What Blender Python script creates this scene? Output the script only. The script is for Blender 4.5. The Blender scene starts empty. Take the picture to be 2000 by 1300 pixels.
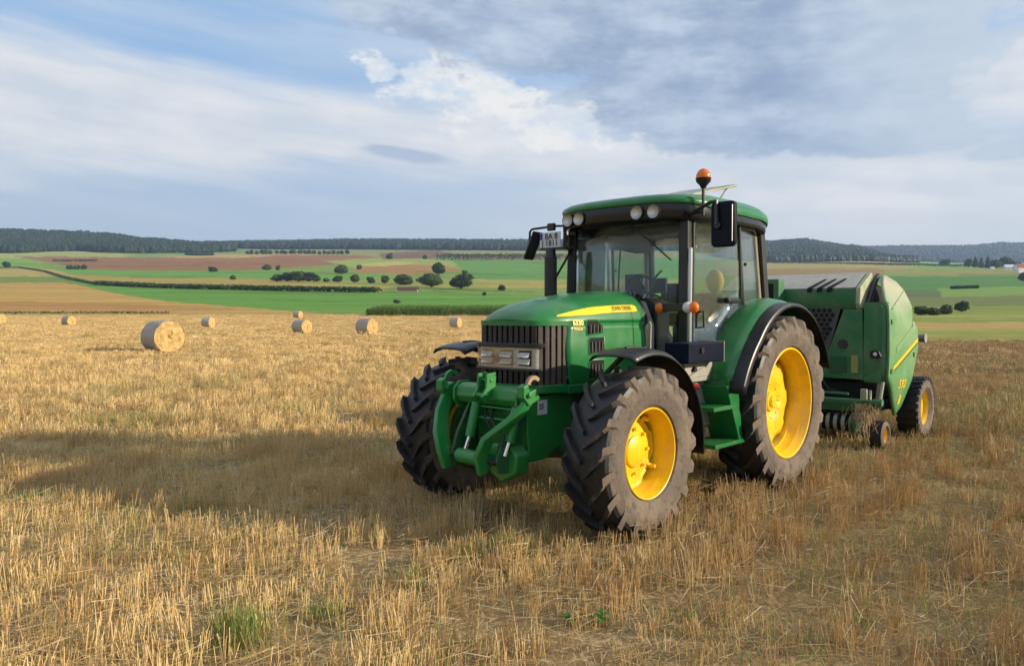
import bpy, bmesh, math, random
import numpy as np
from mathutils import Vector, Matrix

random.seed(7); rng = np.random.default_rng(11)
sc = bpy.context.scene
COL = sc.collection
PI = math.pi
R = math.radians

# ---------------------------------------------------------------- camera
CAM_H = 1.64; FPX = 1500.0; HROW = 614.0
cam_d = bpy.data.cameras.new('camera'); cam = bpy.data.objects.new('camera', cam_d); COL.objects.link(cam)
cam_d.sensor_width = 36.0; cam_d.lens = 36.0 * FPX / 2000.0
cam_d.clip_start = 0.05; cam_d.clip_end = 20000
cam.location = (0, 0, CAM_H)
cam.rotation_euler = (PI / 2 - math.atan((650 - HROW) / FPX), 0, 0)
sc.camera = cam

# ---------------------------------------------------------------- exposure
sc.view_settings.view_transform = 'Standard'
sc.view_settings.look = 'None'
sc.view_settings.gamma = 1.0
sc.view_settings.use_curve_mapping = False
EXPO = 0.45
sc.view_settings.exposure = EXPO
sc.render.engine = 'CYCLES'
sc.cycles.max_bounces = 6; sc.cycles.diffuse_bounces = 3; sc.cycles.glossy_bounces = 3; sc.cycles.transmission_bounces = 3
sc.cycles.transparent_max_bounces = 24
sc.cycles.volume_bounces = 0
sc.cycles.use_adaptive_sampling = True; sc.cycles.adaptive_threshold = 0.03; sc.cycles.adaptive_min_samples = 16

# ---------------------------------------------------------------- sun
SUN_EL = R(19.0); SUN_AZ = R(101.0)          # azimuth clockwise from +Y
sun_d = bpy.data.lights.new('sun', 'SUN'); sun = bpy.data.objects.new('sun', sun_d); COL.objects.link(sun)
sun_d.energy = 5.0; sun_d.angle = R(0.9); sun_d.color = (1.0, 0.84, 0.62)
sdir = Vector((math.sin(SUN_AZ) * math.cos(SUN_EL), math.cos(SUN_AZ) * math.cos(SUN_EL), math.sin(SUN_EL)))
sun.rotation_euler = sdir.to_track_quat('Z', 'Y').to_euler()
sun.location = (30, -8, 30)

# ---------------------------------------------------------------- node helpers
def s2l(c):
    return tuple(((x / 255.0) / 12.92 if x / 255.0 <= 0.04045 else ((x / 255.0 + 0.055) / 1.055) ** 2.4) for x in c)

class NT:
    def __init__(s, tree): s.t = tree; s.t.nodes.clear()
    def n(s, typ, **kw):
        nd = s.t.nodes.new(typ)
        for k, v in kw.items(): setattr(nd, k, v)
        return nd
    def put(s, sock, v):
        if isinstance(v, bpy.types.NodeSocket): s.t.links.new(v, sock)
        elif v is not None:
            if sock.type == 'RGBA' and len(v) == 3: v = (*v, 1)
            sock.default_value = v
    def m(s, op, a, b=None, c=None, clamp=False):
        nd = s.n('ShaderNodeMath', operation=op); nd.use_clamp = clamp
        for i, v in enumerate((a, b, c)):
            if v is not None: s.put(nd.inputs[i], v)
        return nd.outputs[0]
    def mix(s, f, a, b, mode='MIX'):
        nd = s.n('ShaderNodeMix', data_type='RGBA', blend_type=mode); nd.clamp_factor = True
        s.put(nd.inputs[0], f); s.put(nd.inputs[6], a); s.put(nd.inputs[7], b)
        return nd.outputs[2]
    def ss(s, v, a, b, to0=0.0, to1=1.0):
        nd = s.n('ShaderNodeMapRange', interpolation_type='SMOOTHSTEP')
        for i, x in enumerate((v, a, b, to0, to1)): s.put(nd.inputs[i], x)
        return nd.outputs[0]
    def noise(s, vec, scale, detail=4, rough=0.55, col=False, dist=0.0):
        nd = s.n('ShaderNodeTexNoise'); s.put(nd.inputs['Vector'], vec)
        nd.inputs['Scale'].default_value = scale; nd.inputs['Detail'].default_value = detail
        nd.inputs['Roughness'].default_value = rough; nd.inputs['Distortion'].default_value = dist
        return nd.outputs['Color' if col else 'Fac']
    def xyz(s, x, y, z=0.0):
        nd = s.n('ShaderNodeCombineXYZ')
        for i, v in enumerate((x, y, z)): s.put(nd.inputs[i], v)
        return nd.outputs[0]
    def sep(s, v):
        nd = s.n('ShaderNodeSeparateXYZ'); s.put(nd.inputs[0], v); return nd.outputs
    def scale(s, vec, sv):
        nd = s.n('ShaderNodeVectorMath', operation='MULTIPLY'); s.put(nd.inputs[0], vec); nd.inputs[1].default_value = sv
        return nd.outputs[0]

# ---------------------------------------------------------------- world: clear sky with cloud layers
world = bpy.data.worlds.new('World'); sc.world = world; world.use_nodes = True
def build_world():
    W = NT(world.node_tree)
    STR = 0.1
    K = 1.0 / (STR * 2 ** EXPO)
    def sky_col(c, g=1.0):
        l = s2l(c); return (l[0] * K * g, l[1] * K * g, l[2] * K * g)
    tc = W.n('ShaderNodeTexCoord')
    x, y, z = W.sep(tc.outputs['Generated'])
    u = W.m('ARCTAN2', x, y)
    v = W.m('ARCSINE', z)
    sky = W.n('ShaderNodeTexSky', sky_type='NISHITA'); sky.sun_disc = False
    sky.sun_elevation = SUN_EL; sky.sun_rotation = SUN_AZ
    sky.air_density = 1.2; sky.dust_density = 1.5; sky.ozone_density = 2.0
    # cloud coordinates, stretched along the horizon
    cv = W.xyz(W.m('MULTIPLY', u, 1.0), W.m('MULTIPLY', v, 2.4), 0.37)
    wob = W.noise(cv, 3.2, 2, 0.6, col=True)
    wx, wy, _ = W.sep(wob)
    fine = W.noise(cv, 8.0, 4, 0.6)
    fine2 = W.noise(W.xyz(W.m('MULTIPLY', u, 1.0), W.m('MULTIPLY', v, 1.7), 3.1), 17.0, 6, 0.66)
    streak = W.noise(W.xyz(W.m('MULTIPLY', u, 1.0), W.m('MULTIPLY', W.m('ADD', v, W.m('MULTIPLY', u, 0.10)), 7.5), 1.7), 4.2, 4, 0.6)
    broad = W.noise(cv, 1.6, 2, 0.5)
    uw = W.m('ADD', u, W.m('MULTIPLY', W.m('SUBTRACT', wx, 0.5), 0.11))
    vw = W.m('ADD', v, W.m('MULTIPLY', W.m('SUBTRACT', wy, 0.5), 0.05))
    pw = W.xyz(uw, vw, 0.0)
    def ang(px, row):
        uu = math.atan((px - 1000) / FPX)
        return uu, math.atan((HROW - row) / math.hypot(FPX, px - 1000))
    def blob(px, row, rx, ry, rot=0.0):
        u0, v0 = ang(px, row)
        mp = W.n('ShaderNodeMapping', vector_type='TEXTURE'); W.put(mp.inputs['Vector'], pw)
        mp.inputs['Location'].default_value = (u0, v0, 0); mp.inputs['Rotation'].default_value = (0, 0, rot); mp.inputs['Scale'].default_value = (rx / FPX, ry / FPX, 1)
        ln = W.n('ShaderNodeVectorMath', operation='LENGTH'); W.put(ln.inputs[0], mp.outputs[0])
        return W.m('SUBTRACT', 1.0, ln.outputs['Value'])
    def union(bl):
        r = bl[0]
        for b in bl[1:]: r = W.m('SMOOTH_MAX', r, b, 0.12)
        return r
    # base: blue of the sky texture, whitening to the horizon
    blue = W.mix(0.80, sky.outputs[0], sky_col((156, 194, 238)))
    hz = W.ss(v, 0.27, 0.08)
    side = W.ss(u, -0.30, 0.45)
    hazecol = W.mix(side, sky_col((190, 206, 222)), sky_col((233, 233, 231)))
    c = W.mix(W.m('MULTIPLY', hz, 0.97), blue, hazecol)
    # thin white veil spread over the whole sky
    veil = W.ss(W.m('ADD', W.m('MULTIPLY', broad, 0.6), W.m('MULTIPLY', streak, 0.5)), 0.44, 0.82)
    c = W.mix(W.m('MULTIPLY', veil, 0.62), c, sky_col((218, 227, 237)))
    # broad white bank sloping down to the right
    bank = union([blob(-40, 195, 450, 120, -0.03), blob(330, 225, 440, 95, -0.08), blob(760, 270, 480, 80, -0.08), blob(1130, 265, 420, 90, -0.03),
                  blob(1700, 350, 560, 70, 0.0), blob(2040, 140, 260, 90), blob(-900, 190, 600, 120), blob(2600, 300, 600, 110), blob(-300, -900, 900, 320), blob(2300, -900, 900, 320)])
    bk = W.ss(W.m('ADD', bank, W.m('MULTIPLY', W.m('SUBTRACT', streak, 0.5), 0.55)), -0.22, 0.50)
    bkc = W.mix(W.ss(W.m('ADD', W.m('MULTIPLY', fine, 0.5), W.m('MULTIPLY', streak, 0.5)), 0.36, 0.66), sky_col((215, 222, 231)), sky_col((242, 241, 240)))
    c = W.mix(W.m('MULTIPLY', bk, 0.95), c, bkc)
    # unseen white cloud cover added overhead and around to brighten the shade
    away = W.m('MAXIMUM', W.ss(v, 0.50, 0.80), W.ss(W.m('ABSOLUTE', u), 0.75, 1.2))
    cover = W.m('MULTIPLY', W.m('MULTIPLY', away, W.ss(W.m('ADD', W.m('MULTIPLY', broad, 0.6), W.m('MULTIPLY', fine, 0.4)), 0.36, 0.58)), W.ss(v, 0.05, 0.2))
    c = W.mix(W.m('MULTIPLY', cover, 0.92), c, bkc)
    # bright ragged heaps in front of the grey cloud
    cum = union([blob(860, 150, 170, 58, 0.0), blob(980, 190, 190, 52, -0.2), blob(745, 135, 60, 30), blob(1150, 250, 240, 52), blob(1230, 205, 90, 30)])
    ck = W.ss(W.m('ADD', cum, W.m('MULTIPLY', W.m('SUBTRACT', fine2, 0.5), 2.1)), 0.06, 0.42)
    c = W.mix(W.m('MULTIPLY', ck, 0.92), c, W.mix(W.ss(fine2, 0.35, 0.6), sky_col((216, 228, 240)), sky_col((252, 250, 246))))
    # the grey cloud deck upper right
    grey = union([blob(1230, 30, 600, 140, -0.05), blob(1480, 195, 420, 112, -0.06), blob(830, -5, 300, 95, -0.25), blob(1720, 268, 190, 40, -0.03),
                  blob(1965, 294, 100, 18), blob(1680, 60, 300, 110), blob(1300, -260, 900, 220)])
    gk = W.ss(W.m('ADD', W.m('ADD', grey, W.m('MULTIPLY', W.m('SUBTRACT', fine2, 0.5), 1.15)), W.m('MULTIPLY', W.m('SUBTRACT', fine, 0.5), 0.6)), 0.03, 0.24)
    gc = W.mix(W.ss(W.m('ADD', W.m('MULTIPLY', fine, 0.5), W.m('ADD', W.m('MULTIPLY', streak, 0.25), W.m('MULTIPLY', fine2, 0.3))), 0.40, 0.70), sky_col((147, 167, 197)), sky_col((204, 218, 234)))
    gc = W.mix(W.m('MULTIPLY', W.ss(u, 0.30, 0.56), 0.85), gc, sky_col((206, 219, 231)))
    c = W.mix(W.m('MULTIPLY', gk, 0.95), c, gc)
    # small dark lens clouds
    lens = union([blob(815, 312, 120, 18, -0.12), blob(790, 304, 60, 10, -0.2)])
    lk = W.ss(W.m('ADD', lens, W.m('MULTIPLY', W.m('SUBTRACT', fine2, 0.5), 0.6)), 0.05, 0.6)
    c = W.mix(W.m('MULTIPLY', lk, 0.7), c, sky_col((162, 182, 212)))
    bg = W.n('ShaderNodeBackground'); W.put(bg.inputs[0], c); bg.inputs[1].default_value = STR
    out = W.n('ShaderNodeOutputWorld'); W.t.links.new(bg.outputs[0], out.inputs[0])
build_world()
world.cycles.sampling_method = 'MANUAL'; world.cycles.sample_map_resolution = 256

# ---------------------------------------------------------------- materials
MATS = {}
def mat(name, col, rough=0.5, metal=0.0, spec=0.5, coat=0.0, noise=None, dust=None, bump=None, trans=0.0, emis=None):
    """noise=(scale, colour, lo, hi); dust=(scale, colour, lo, hi, roughness); bump=(scale, strength)"""
    m = bpy.data.materials.new(name); m.use_nodes = True
    N = NT(m.node_tree)
    p = N.n('ShaderNodeBsdfPrincipled'); o = N.n('ShaderNodeOutputMaterial')
    g = N.n('ShaderNodeNewGeometry'); tc = N.n('ShaderNodeTexCoord')
    pos = tc.outputs['Object']
    c = None; rg = rough
    if noise:
        f = N.ss(N.noise(pos, noise[0], 3, 0.6), noise[2], noise[3]); c = N.mix(f, col, noise[1])
    if dust:
        f = N.ss(N.noise(pos, dust[0], 5, 0.68), dust[2], dust[3]); c = N.mix(f, c if c is not None else col, dust[1])
        rg = N.m('ADD', rough, N.m('MULTIPLY', f, dust[4] - rough))
    N.put(p.inputs['Base Color'], c if c is not None else col)
    N.put(p.inputs['Roughness'], rg)
    p.inputs['Metallic'].default_value = metal; p.inputs['Specular IOR Level'].default_value = spec
    if coat: p.inputs['Coat Weight'].default_value = coat; p.inputs['Coat Roughness'].default_value = 0.12
    if emis: N.put(p.inputs['Emission Color'], emis[0]); p.inputs['Emission Strength'].default_value = emis[1]
    if bump:
        b = N.n('ShaderNodeBump'); b.inputs['Strength'].default_value = bump[1]; b.inputs['Distance'].default_value = 0.02
        N.put(b.inputs['Height'], N.noise(pos, bump[0], 3, 0.6)); N.t.links.new(b.outputs[0], p.inputs['Normal'])
    sh = p.outputs[0]
    if trans:
        t = N.n('ShaderNodeBsdfTranslucent'); N.put(t.inputs[0], c if c is not None else col)
        mx = N.n('ShaderNodeMixShader'); mx.inputs[0].default_value = trans
        N.t.links.new(sh, mx.inputs[1]); N.t.links.new(t.outputs[0], mx.inputs[2]); sh = mx.outputs[0]
    N.t.links.new(sh, o.inputs[0]); MATS[name] = m
    return m

DUST = (0.34, 0.27, 0.18)
mat('green', (0.004, 0.150, 0.032), 0.32, spec=0.4, coat=0.35, dust=(3.2, (0.030, 0.17, 0.055), 0.42, 0.82, 0.5))
mat('green_hitch', (0.010, 0.20, 0.036), 0.38, coat=0.25, dust=(9, (0.06, 0.17, 0.055), 0.5, 0.85, 0.65))
mat('green_dark', (0.010, 0.085, 0.028), 0.5, dust=(5, (0.07, 0.085, 0.045), 0.5, 0.9, 0.75))
mat('green_baler', (0.025, 0.15, 0.055), 0.45, coat=0.15, dust=(2.6, (0.14, 0.21, 0.11), 0.42, 0.85, 0.7))
mat('green_baler_dusty_pale', (0.27, 0.33, 0.19), 0.6, dust=(3.5, (0.46, 0.43, 0.32), 0.35, 0.7, 0.8))
mat('green_shield_sunlit', (0.080, 0.25, 0.082), 0.55, coat=0.05, dust=(2.2, (0.20, 0.32, 0.15), 0.38, 0.78, 0.7))  # the baler green paled for its sunlit side, with dust on it
def shield_material():
    m = MATS['green_shield_sunlit']; N = NT.__new__(NT); N.t = m.node_tree
    p = next(n for n in N.t.nodes if n.type == 'BSDF_PRINCIPLED'); lk = p.inputs['Base Color'].links[0].from_socket
    tc = N.n('ShaderNodeTexCoord'); x, y, z = N.sep(tc.outputs['Object'])
    f = N.ss(N.m('ADD', z, N.m('MULTIPLY', N.m('SUBTRACT', N.noise(tc.outputs['Object'], 4.0, 5, 0.6), 0.5), 0.5)), 1.55, 2.0)
    N.put(p.inputs['Base Color'], N.mix(N.m('MULTIPLY', f, 0.85), lk, (0.36, 0.35, 0.25)))
shield_material()
mat('grille_dark', (0.016, 0.015, 0.016), 0.5, dust=(14, (0.05, 0.042, 0.036), 0.5, 0.9, 0.8))
mat('lamp_housing', (0.56, 0.56, 0.55), 0.25, metal=0.3, dust=(14, (0.46, 0.42, 0.34), 0.5, 0.8, 0.8))
mat('dust_top', (0.50, 0.46, 0.40), 0.8, dust=(7, (0.40, 0.37, 0.31), 0.4, 0.75, 0.8))
mat('yellow', (0.84, 0.53, 0.004), 0.38, coat=0.15, noise=(5, (0.70, 0.43, 0.03), 0.42, 0.75), dust=(19, (0.36, 0.23, 0.06), 0.60, 0.82, 0.8))
mat('decal_yellow', (0.86, 0.56, 0.02), 0.35)
mat('decal_green', (0.012, 0.06, 0.02), 0.4)
mat('black_plastic', (0.010, 0.011, 0.014), 0.36, dust=(6, (0.045, 0.042, 0.04), 0.55, 0.95, 0.7))
mat('black_gloss', (0.008, 0.009, 0.011), 0.22)
mat('navy_box', (0.004, 0.007, 0.020), 0.4, spec=0.12, dust=(4, (0.012, 0.014, 0.024), 0.5, 0.9, 0.5))
mat('sticker_faded', (0.30, 0.26, 0.08), 0.6)
mat('grille_grey', (0.040, 0.034, 0.031), 0.6, dust=(14, (0.13, 0.10, 0.075), 0.45, 0.85, 0.85))
mat('guard_grey', (0.075, 0.075, 0.08), 0.55)
mat('emblem_dull', (0.045, 0.03, 0.03), 0.5)
mat('green_crease_lit', (0.16, 0.30, 0.13), 0.55)
mat('grille_back', (0.008, 0.008, 0.009), 0.8)
mat('void', (0.004, 0.004, 0.005), 0.9)
mat('metal_dark', (0.06, 0.06, 0.06), 0.45, metal=0.6, dust=(10, (0.16, 0.13, 0.09), 0.5, 0.8, 0.8))
mat('metal', (0.55, 0.55, 0.53), 0.3, metal=0.9, dust=(20, (0.35, 0.30, 0.22), 0.55, 0.85, 0.7))
mat('steel_grey', (0.30, 0.31, 0.28), 0.5, metal=0.3, dust=(9, (0.36, 0.32, 0.24), 0.45, 0.8, 0.8))
mat('chrome', (0.80, 0.80, 0.80), 0.12, metal=1.0)
mat('rust_metal', (0.30, 0.22, 0.16), 0.6, metal=0.4, dust=(18, (0.36, 0.22, 0.12), 0.4, 0.7, 0.8))
mat('rubber', (0.012, 0.013, 0.017), 0.5, dust=(7, (0.06, 0.048, 0.038), 0.56, 0.80, 0.85), bump=(40, 0.15))
mat('rubber_dusty', (0.118, 0.094, 0.074), 0.85, noise=(3.5, (0.175, 0.135, 0.10), 0.38, 0.68), dust=(11, (0.05, 0.044, 0.04), 0.48, 0.76, 0.9), bump=(30, 0.35))
mat('rubber_lug', (0.016, 0.016, 0.019), 0.55, dust=(5.5, (0.095, 0.075, 0.057), 0.52, 0.80, 0.9), bump=(35, 0.2))
mat('white_plate', (0.56, 0.58, 0.61), 0.45, dust=(30, (0.5, 0.47, 0.42), 0.5, 0.85, 0.7))
mat('blue_strip', (0.02, 0.04, 0.32), 0.4)
mat('ink', (0.012, 0.012, 0.014), 0.5)
mat('red', (0.45, 0.03, 0.015), 0.4)
mat('brown_red', (0.12, 0.03, 0.03), 0.45)
mat('amber', (0.85, 0.24, 0.01), 0.2, coat=0.6, trans=0.35)
mat('lamp_white', (0.75, 0.75, 0.74), 0.15, coat=0.6, trans=0.2)
mat('cab_dark', (0.026, 0.030, 0.034), 0.85, spec=0.15)
mat('cab_lining', (0.22, 0.21, 0.19), 0.8)
mat('blob_tan', (0.86, 0.52, 0.17), 0.9, bump=(60, 0.3))
mat('pillar_lining', (0.30, 0.25, 0.20), 0.75)
mat('net_wrap', (0.36, 0.34, 0.32), 0.75, noise=(9, (0.30, 0.26, 0.20), 0.4, 0.7), dust=(22, (0.42, 0.34, 0.20), 0.50, 0.75, 0.9), bump=(25, 0.6))
mat('bale_end', (0.55, 0.37, 0.145), 0.95, noise=(3.5, (0.36, 0.23, 0.09), 0.42, 0.62), dust=(26, (0.66, 0.48, 0.22), 0.45, 0.7, 0.95), bump=(22, 1.0))
mat('bark', (0.09, 0.065, 0.045), 0.9, bump=(8, 0.6))
mat('house_wall', (0.72, 0.70, 0.66), 0.8, dust=(0.6, (0.6, 0.57, 0.5), 0.5, 0.8, 0.9))
mat('roof_red', (0.30, 0.075, 0.045), 0.8, dust=(1.2, (0.2, 0.06, 0.04), 0.4, 0.7, 0.9))
mat('roof_pale', (0.50, 0.60, 0.62), 0.6)
mat('shed_wood', (0.30, 0.22, 0.15), 0.85)
mat('dark_glass', (0.01, 0.012, 0.015), 0.08)
mat('wood_dark', (0.08, 0.055, 0.04), 0.9)

def dust_film(name, amount, colour=(0.30, 0.27, 0.18)):
    """fine dust and chaff that has settled on faces turned upwards"""
    m = MATS[name]; N = NT.__new__(NT); N.t = m.node_tree
    p = next(n for n in N.t.nodes if n.type == 'BSDF_PRINCIPLED'); lk = p.inputs['Base Color'].links[0].from_socket; lr = p.inputs['Roughness'].links[0].from_socket
    g = N.n('ShaderNodeNewGeometry'); nx, ny, nz = N.sep(g.outputs['Normal']); tc = N.n('ShaderNodeTexCoord')
    f = N.m('MULTIPLY', N.m('MULTIPLY', N.ss(nz, 0.15, 0.95, 0.25, 1.0), N.ss(N.noise(tc.outputs['Object'], 6.0, 4, 0.7), 0.30, 0.75)), amount)
    f = N.m('ADD', f, N.m('MULTIPLY', N.ss(N.noise(tc.outputs['Object'], 70.0, 3, 0.6), 0.68, 0.76), amount * 0.6), clamp=True)
    N.put(p.inputs['Base Color'], N.mix(f, lk, colour)); N.put(p.inputs['Roughness'], N.m('ADD', lr, N.m('MULTIPLY', f, 0.35)))
    p.inputs['Coat Weight'].default_value *= 0.8
for nm, am in (('green', 0.13), ('green_hitch', 0.16), ('green_baler', 0.25), ('black_plastic', 0.05), ('green_dark', 0.30)): dust_film(nm, am)

def leafmat(name, a, b, c, scale=0.5, trans=0.25, rough=0.6):
    m = bpy.data.materials.new(name); m.use_nodes = True
    N = NT(m.node_tree); g = N.n('ShaderNodeNewGeometry'); o = N.n('ShaderNodeOutputMaterial')
    pos = g.outputs['Position']; rnd = N.m('FRACT', N.m('MULTIPLY', g.outputs['Random Per Island'], 7.31))
    col = N.mix(N.ss(N.noise(pos, scale, 2, 0.6), 0.35, 0.65), a, b)
    col = N.mix(N.ss(rnd, 0.55, 1.0, 0.0, 0.7), col, c)
    p = N.n('ShaderNodeBsdfPrincipled'); N.put(p.inputs['Base Color'], col); p.inputs['Roughness'].default_value = rough
    p.inputs['Specular IOR Level'].default_value = 0.25
    t = N.n('ShaderNodeBsdfTranslucent'); N.put(t.inputs[0], col)
    mx = N.n('ShaderNodeMixShader'); mx.inputs[0].default_value = trans
    N.t.links.new(p.outputs[0], mx.inputs[1]); N.t.links.new(t.outputs[0], mx.inputs[2]); N.t.links.new(mx.outputs[0], o.inputs[0])
    MATS[name] = m; return m
leafmat('leaf_tree', (0.045, 0.085, 0.025), (0.085, 0.125, 0.035), (0.12, 0.16, 0.05), 0.35, 0.3)
leafmat('leaf_olive', (0.060, 0.075, 0.030), (0.095, 0.090, 0.040), (0.11, 0.12, 0.05), 0.15)
leafmat('leaf_dark', (0.028, 0.055, 0.020), (0.052, 0.085, 0.028), (0.08, 0.115, 0.04), 0.35, 0.3)
leafmat('leaf_forest', (0.013, 0.030, 0.014), (0.024, 0.042, 0.018), (0.018, 0.036, 0.015), 0.02, trans=0.1)
leafmat('leaf_maize', (0.09, 0.19, 0.035), (0.15, 0.25, 0.05), (0.30, 0.30, 0.12), 0.6)
leafmat('leaf_weed', (0.17, 0.235, 0.055), (0.26, 0.30, 0.085), (0.36, 0.35, 0.13), 4.0, 0.35)
leafmat('leaf_broad', (0.06, 0.24, 0.03), (0.10, 0.32, 0.05), (0.08, 0.27, 0.04), 6.0, 0.35)

def strawmat(name, cols, scale=1.0):
    """straw that differs from stalk to stalk and from place to place in the field"""
    m = bpy.data.materials.new(name); m.use_nodes = True
    N = NT(m.node_tree); g = N.n('ShaderNodeNewGeometry'); o = N.n('ShaderNodeOutputMaterial'); oi = N.n('ShaderNodeObjectInfo')
    pos = g.outputs['Position']; rnd = g.outputs['Random Per Island']
    rnd = N.m('FRACT', N.m('ADD', rnd, N.m('MULTIPLY', oi.outputs['Random'], 3.7)))
    x, y, z = N.sep(pos)
    big = N.noise(N.scale(pos, (1, 1, 0)), 0.22, 2, 0.6)
    mid = N.noise(N.scale(pos, (1, 1, 0)), 1.3, 2, 0.6)
    drift = N.ss(N.m('ADD', x, N.m('MULTIPLY', N.m('SUBTRACT', big, 0.5), 9.0)), -2.5, 4.0)
    c = N.mix(N.ss(rnd, 0.15, 0.9), cols[0], cols[1])
    c = N.mix(N.ss(mid, 0.40, 0.72), c, cols[2])
    c = N.mix(N.m('MULTIPLY', drift, 0.75), c, cols[3])
    c = N.mix(N.m('MULTIPLY', N.ss(rnd, 0.86, 0.98), 0.8), c, cols[4])
    c = N.mix(N.m('MULTIPLY', N.ss(big, 0.52, 0.70), 0.45), c, (0.20, 0.19, 0.06))
    p = N.n('ShaderNodeBsdfPrincipled'); N.put(p.inputs['Base Color'], c); p.inputs['Roughness'].default_value = 0.55
    p.inputs['Specular IOR Level'].default_value = 0.35
    t = N.n('ShaderNodeBsdfTranslucent'); N.put(t.inputs[0], c)
    mx = N.n('ShaderNodeMixShader'); mx.inputs[0].default_value = 0.22
    N.t.links.new(p.outputs[0], mx.inputs[1]); N.t.links.new(t.outputs[0], mx.inputs[2]); N.t.links.new(mx.outputs[0], o.inputs[0])
    MATS[name] = m; return m
strawmat('straw', [(0.66, 0.47, 0.19), (0.79, 0.61, 0.31), (0.60, 0.39, 0.16), (0.44, 0.275, 0.12), (0.84, 0.70, 0.42)])
strawmat('straw_litter', [(0.58, 0.41, 0.18), (0.74, 0.58, 0.33), (0.46, 0.31, 0.14), (0.36, 0.25, 0.13), (0.80, 0.70, 0.50)])

def glassmat(name, tint, refl=0.9, haze=0.0, hazecol=(0.5, 0.5, 0.4)):
    m = bpy.data.materials.new(name); m.use_nodes = True
    N = NT(m.node_tree); o = N.n('ShaderNodeOutputMaterial')
    t = N.n('ShaderNodeBsdfTransparent'); N.put(t.inputs[0], tint)
    gl = N.n('ShaderNodeBsdfGlossy'); gl.inputs['Roughness'].default_value = 0.02
    fr = N.n('ShaderNodeFresnel'); fr.inputs['IOR'].default_value = 1.5
    mx = N.n('ShaderNodeMixShader'); N.put(mx.inputs[0], N.m('MULTIPLY', fr.outputs[0], refl))
    N.t.links.new(t.outputs[0], mx.inputs[1]); N.t.links.new(gl.outputs[0], mx.inputs[2]); sh = mx.outputs[0]
    if haze:
        d = N.n('ShaderNodeBsdfDiffuse'); N.put(d.inputs[0], hazecol)
        tc = N.n('ShaderNodeTexCoord')
        f = N.m('MULTIPLY', N.ss(N.noise(N.scale(tc.outputs['Object'], (1, 1, 0.45)), 5.0, 7, 0.65), 0.30, 0.80), haze)
        mx2 = N.n('ShaderNodeMixShader'); N.put(mx2.inputs[0], f)
        N.t.links.new(sh, mx2.inputs[1]); N.t.links.new(d.outputs[0], mx2.inputs[2]); sh = mx2.outputs[0]
    N.t.links.new(sh, o.inputs[0]); MATS[name] = m; return m
glassmat('cab_glass', (0.93, 0.985, 0.975), 0.9, 0.05, (0.45, 0.60, 0.58))  # bluish haze: sky reflection put into the glass colour
glassmat('door_glass', (0.94, 0.985, 0.97), 0.6, 0.06, (0.55, 0.60, 0.50))
glassmat('lens_glass', (0.98, 0.98, 0.98), 0.6)
glassmat('hatch_glass', (0.62, 0.66, 0.48), 0.8, 0.65, (0.55, 0.55, 0.40))

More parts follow.
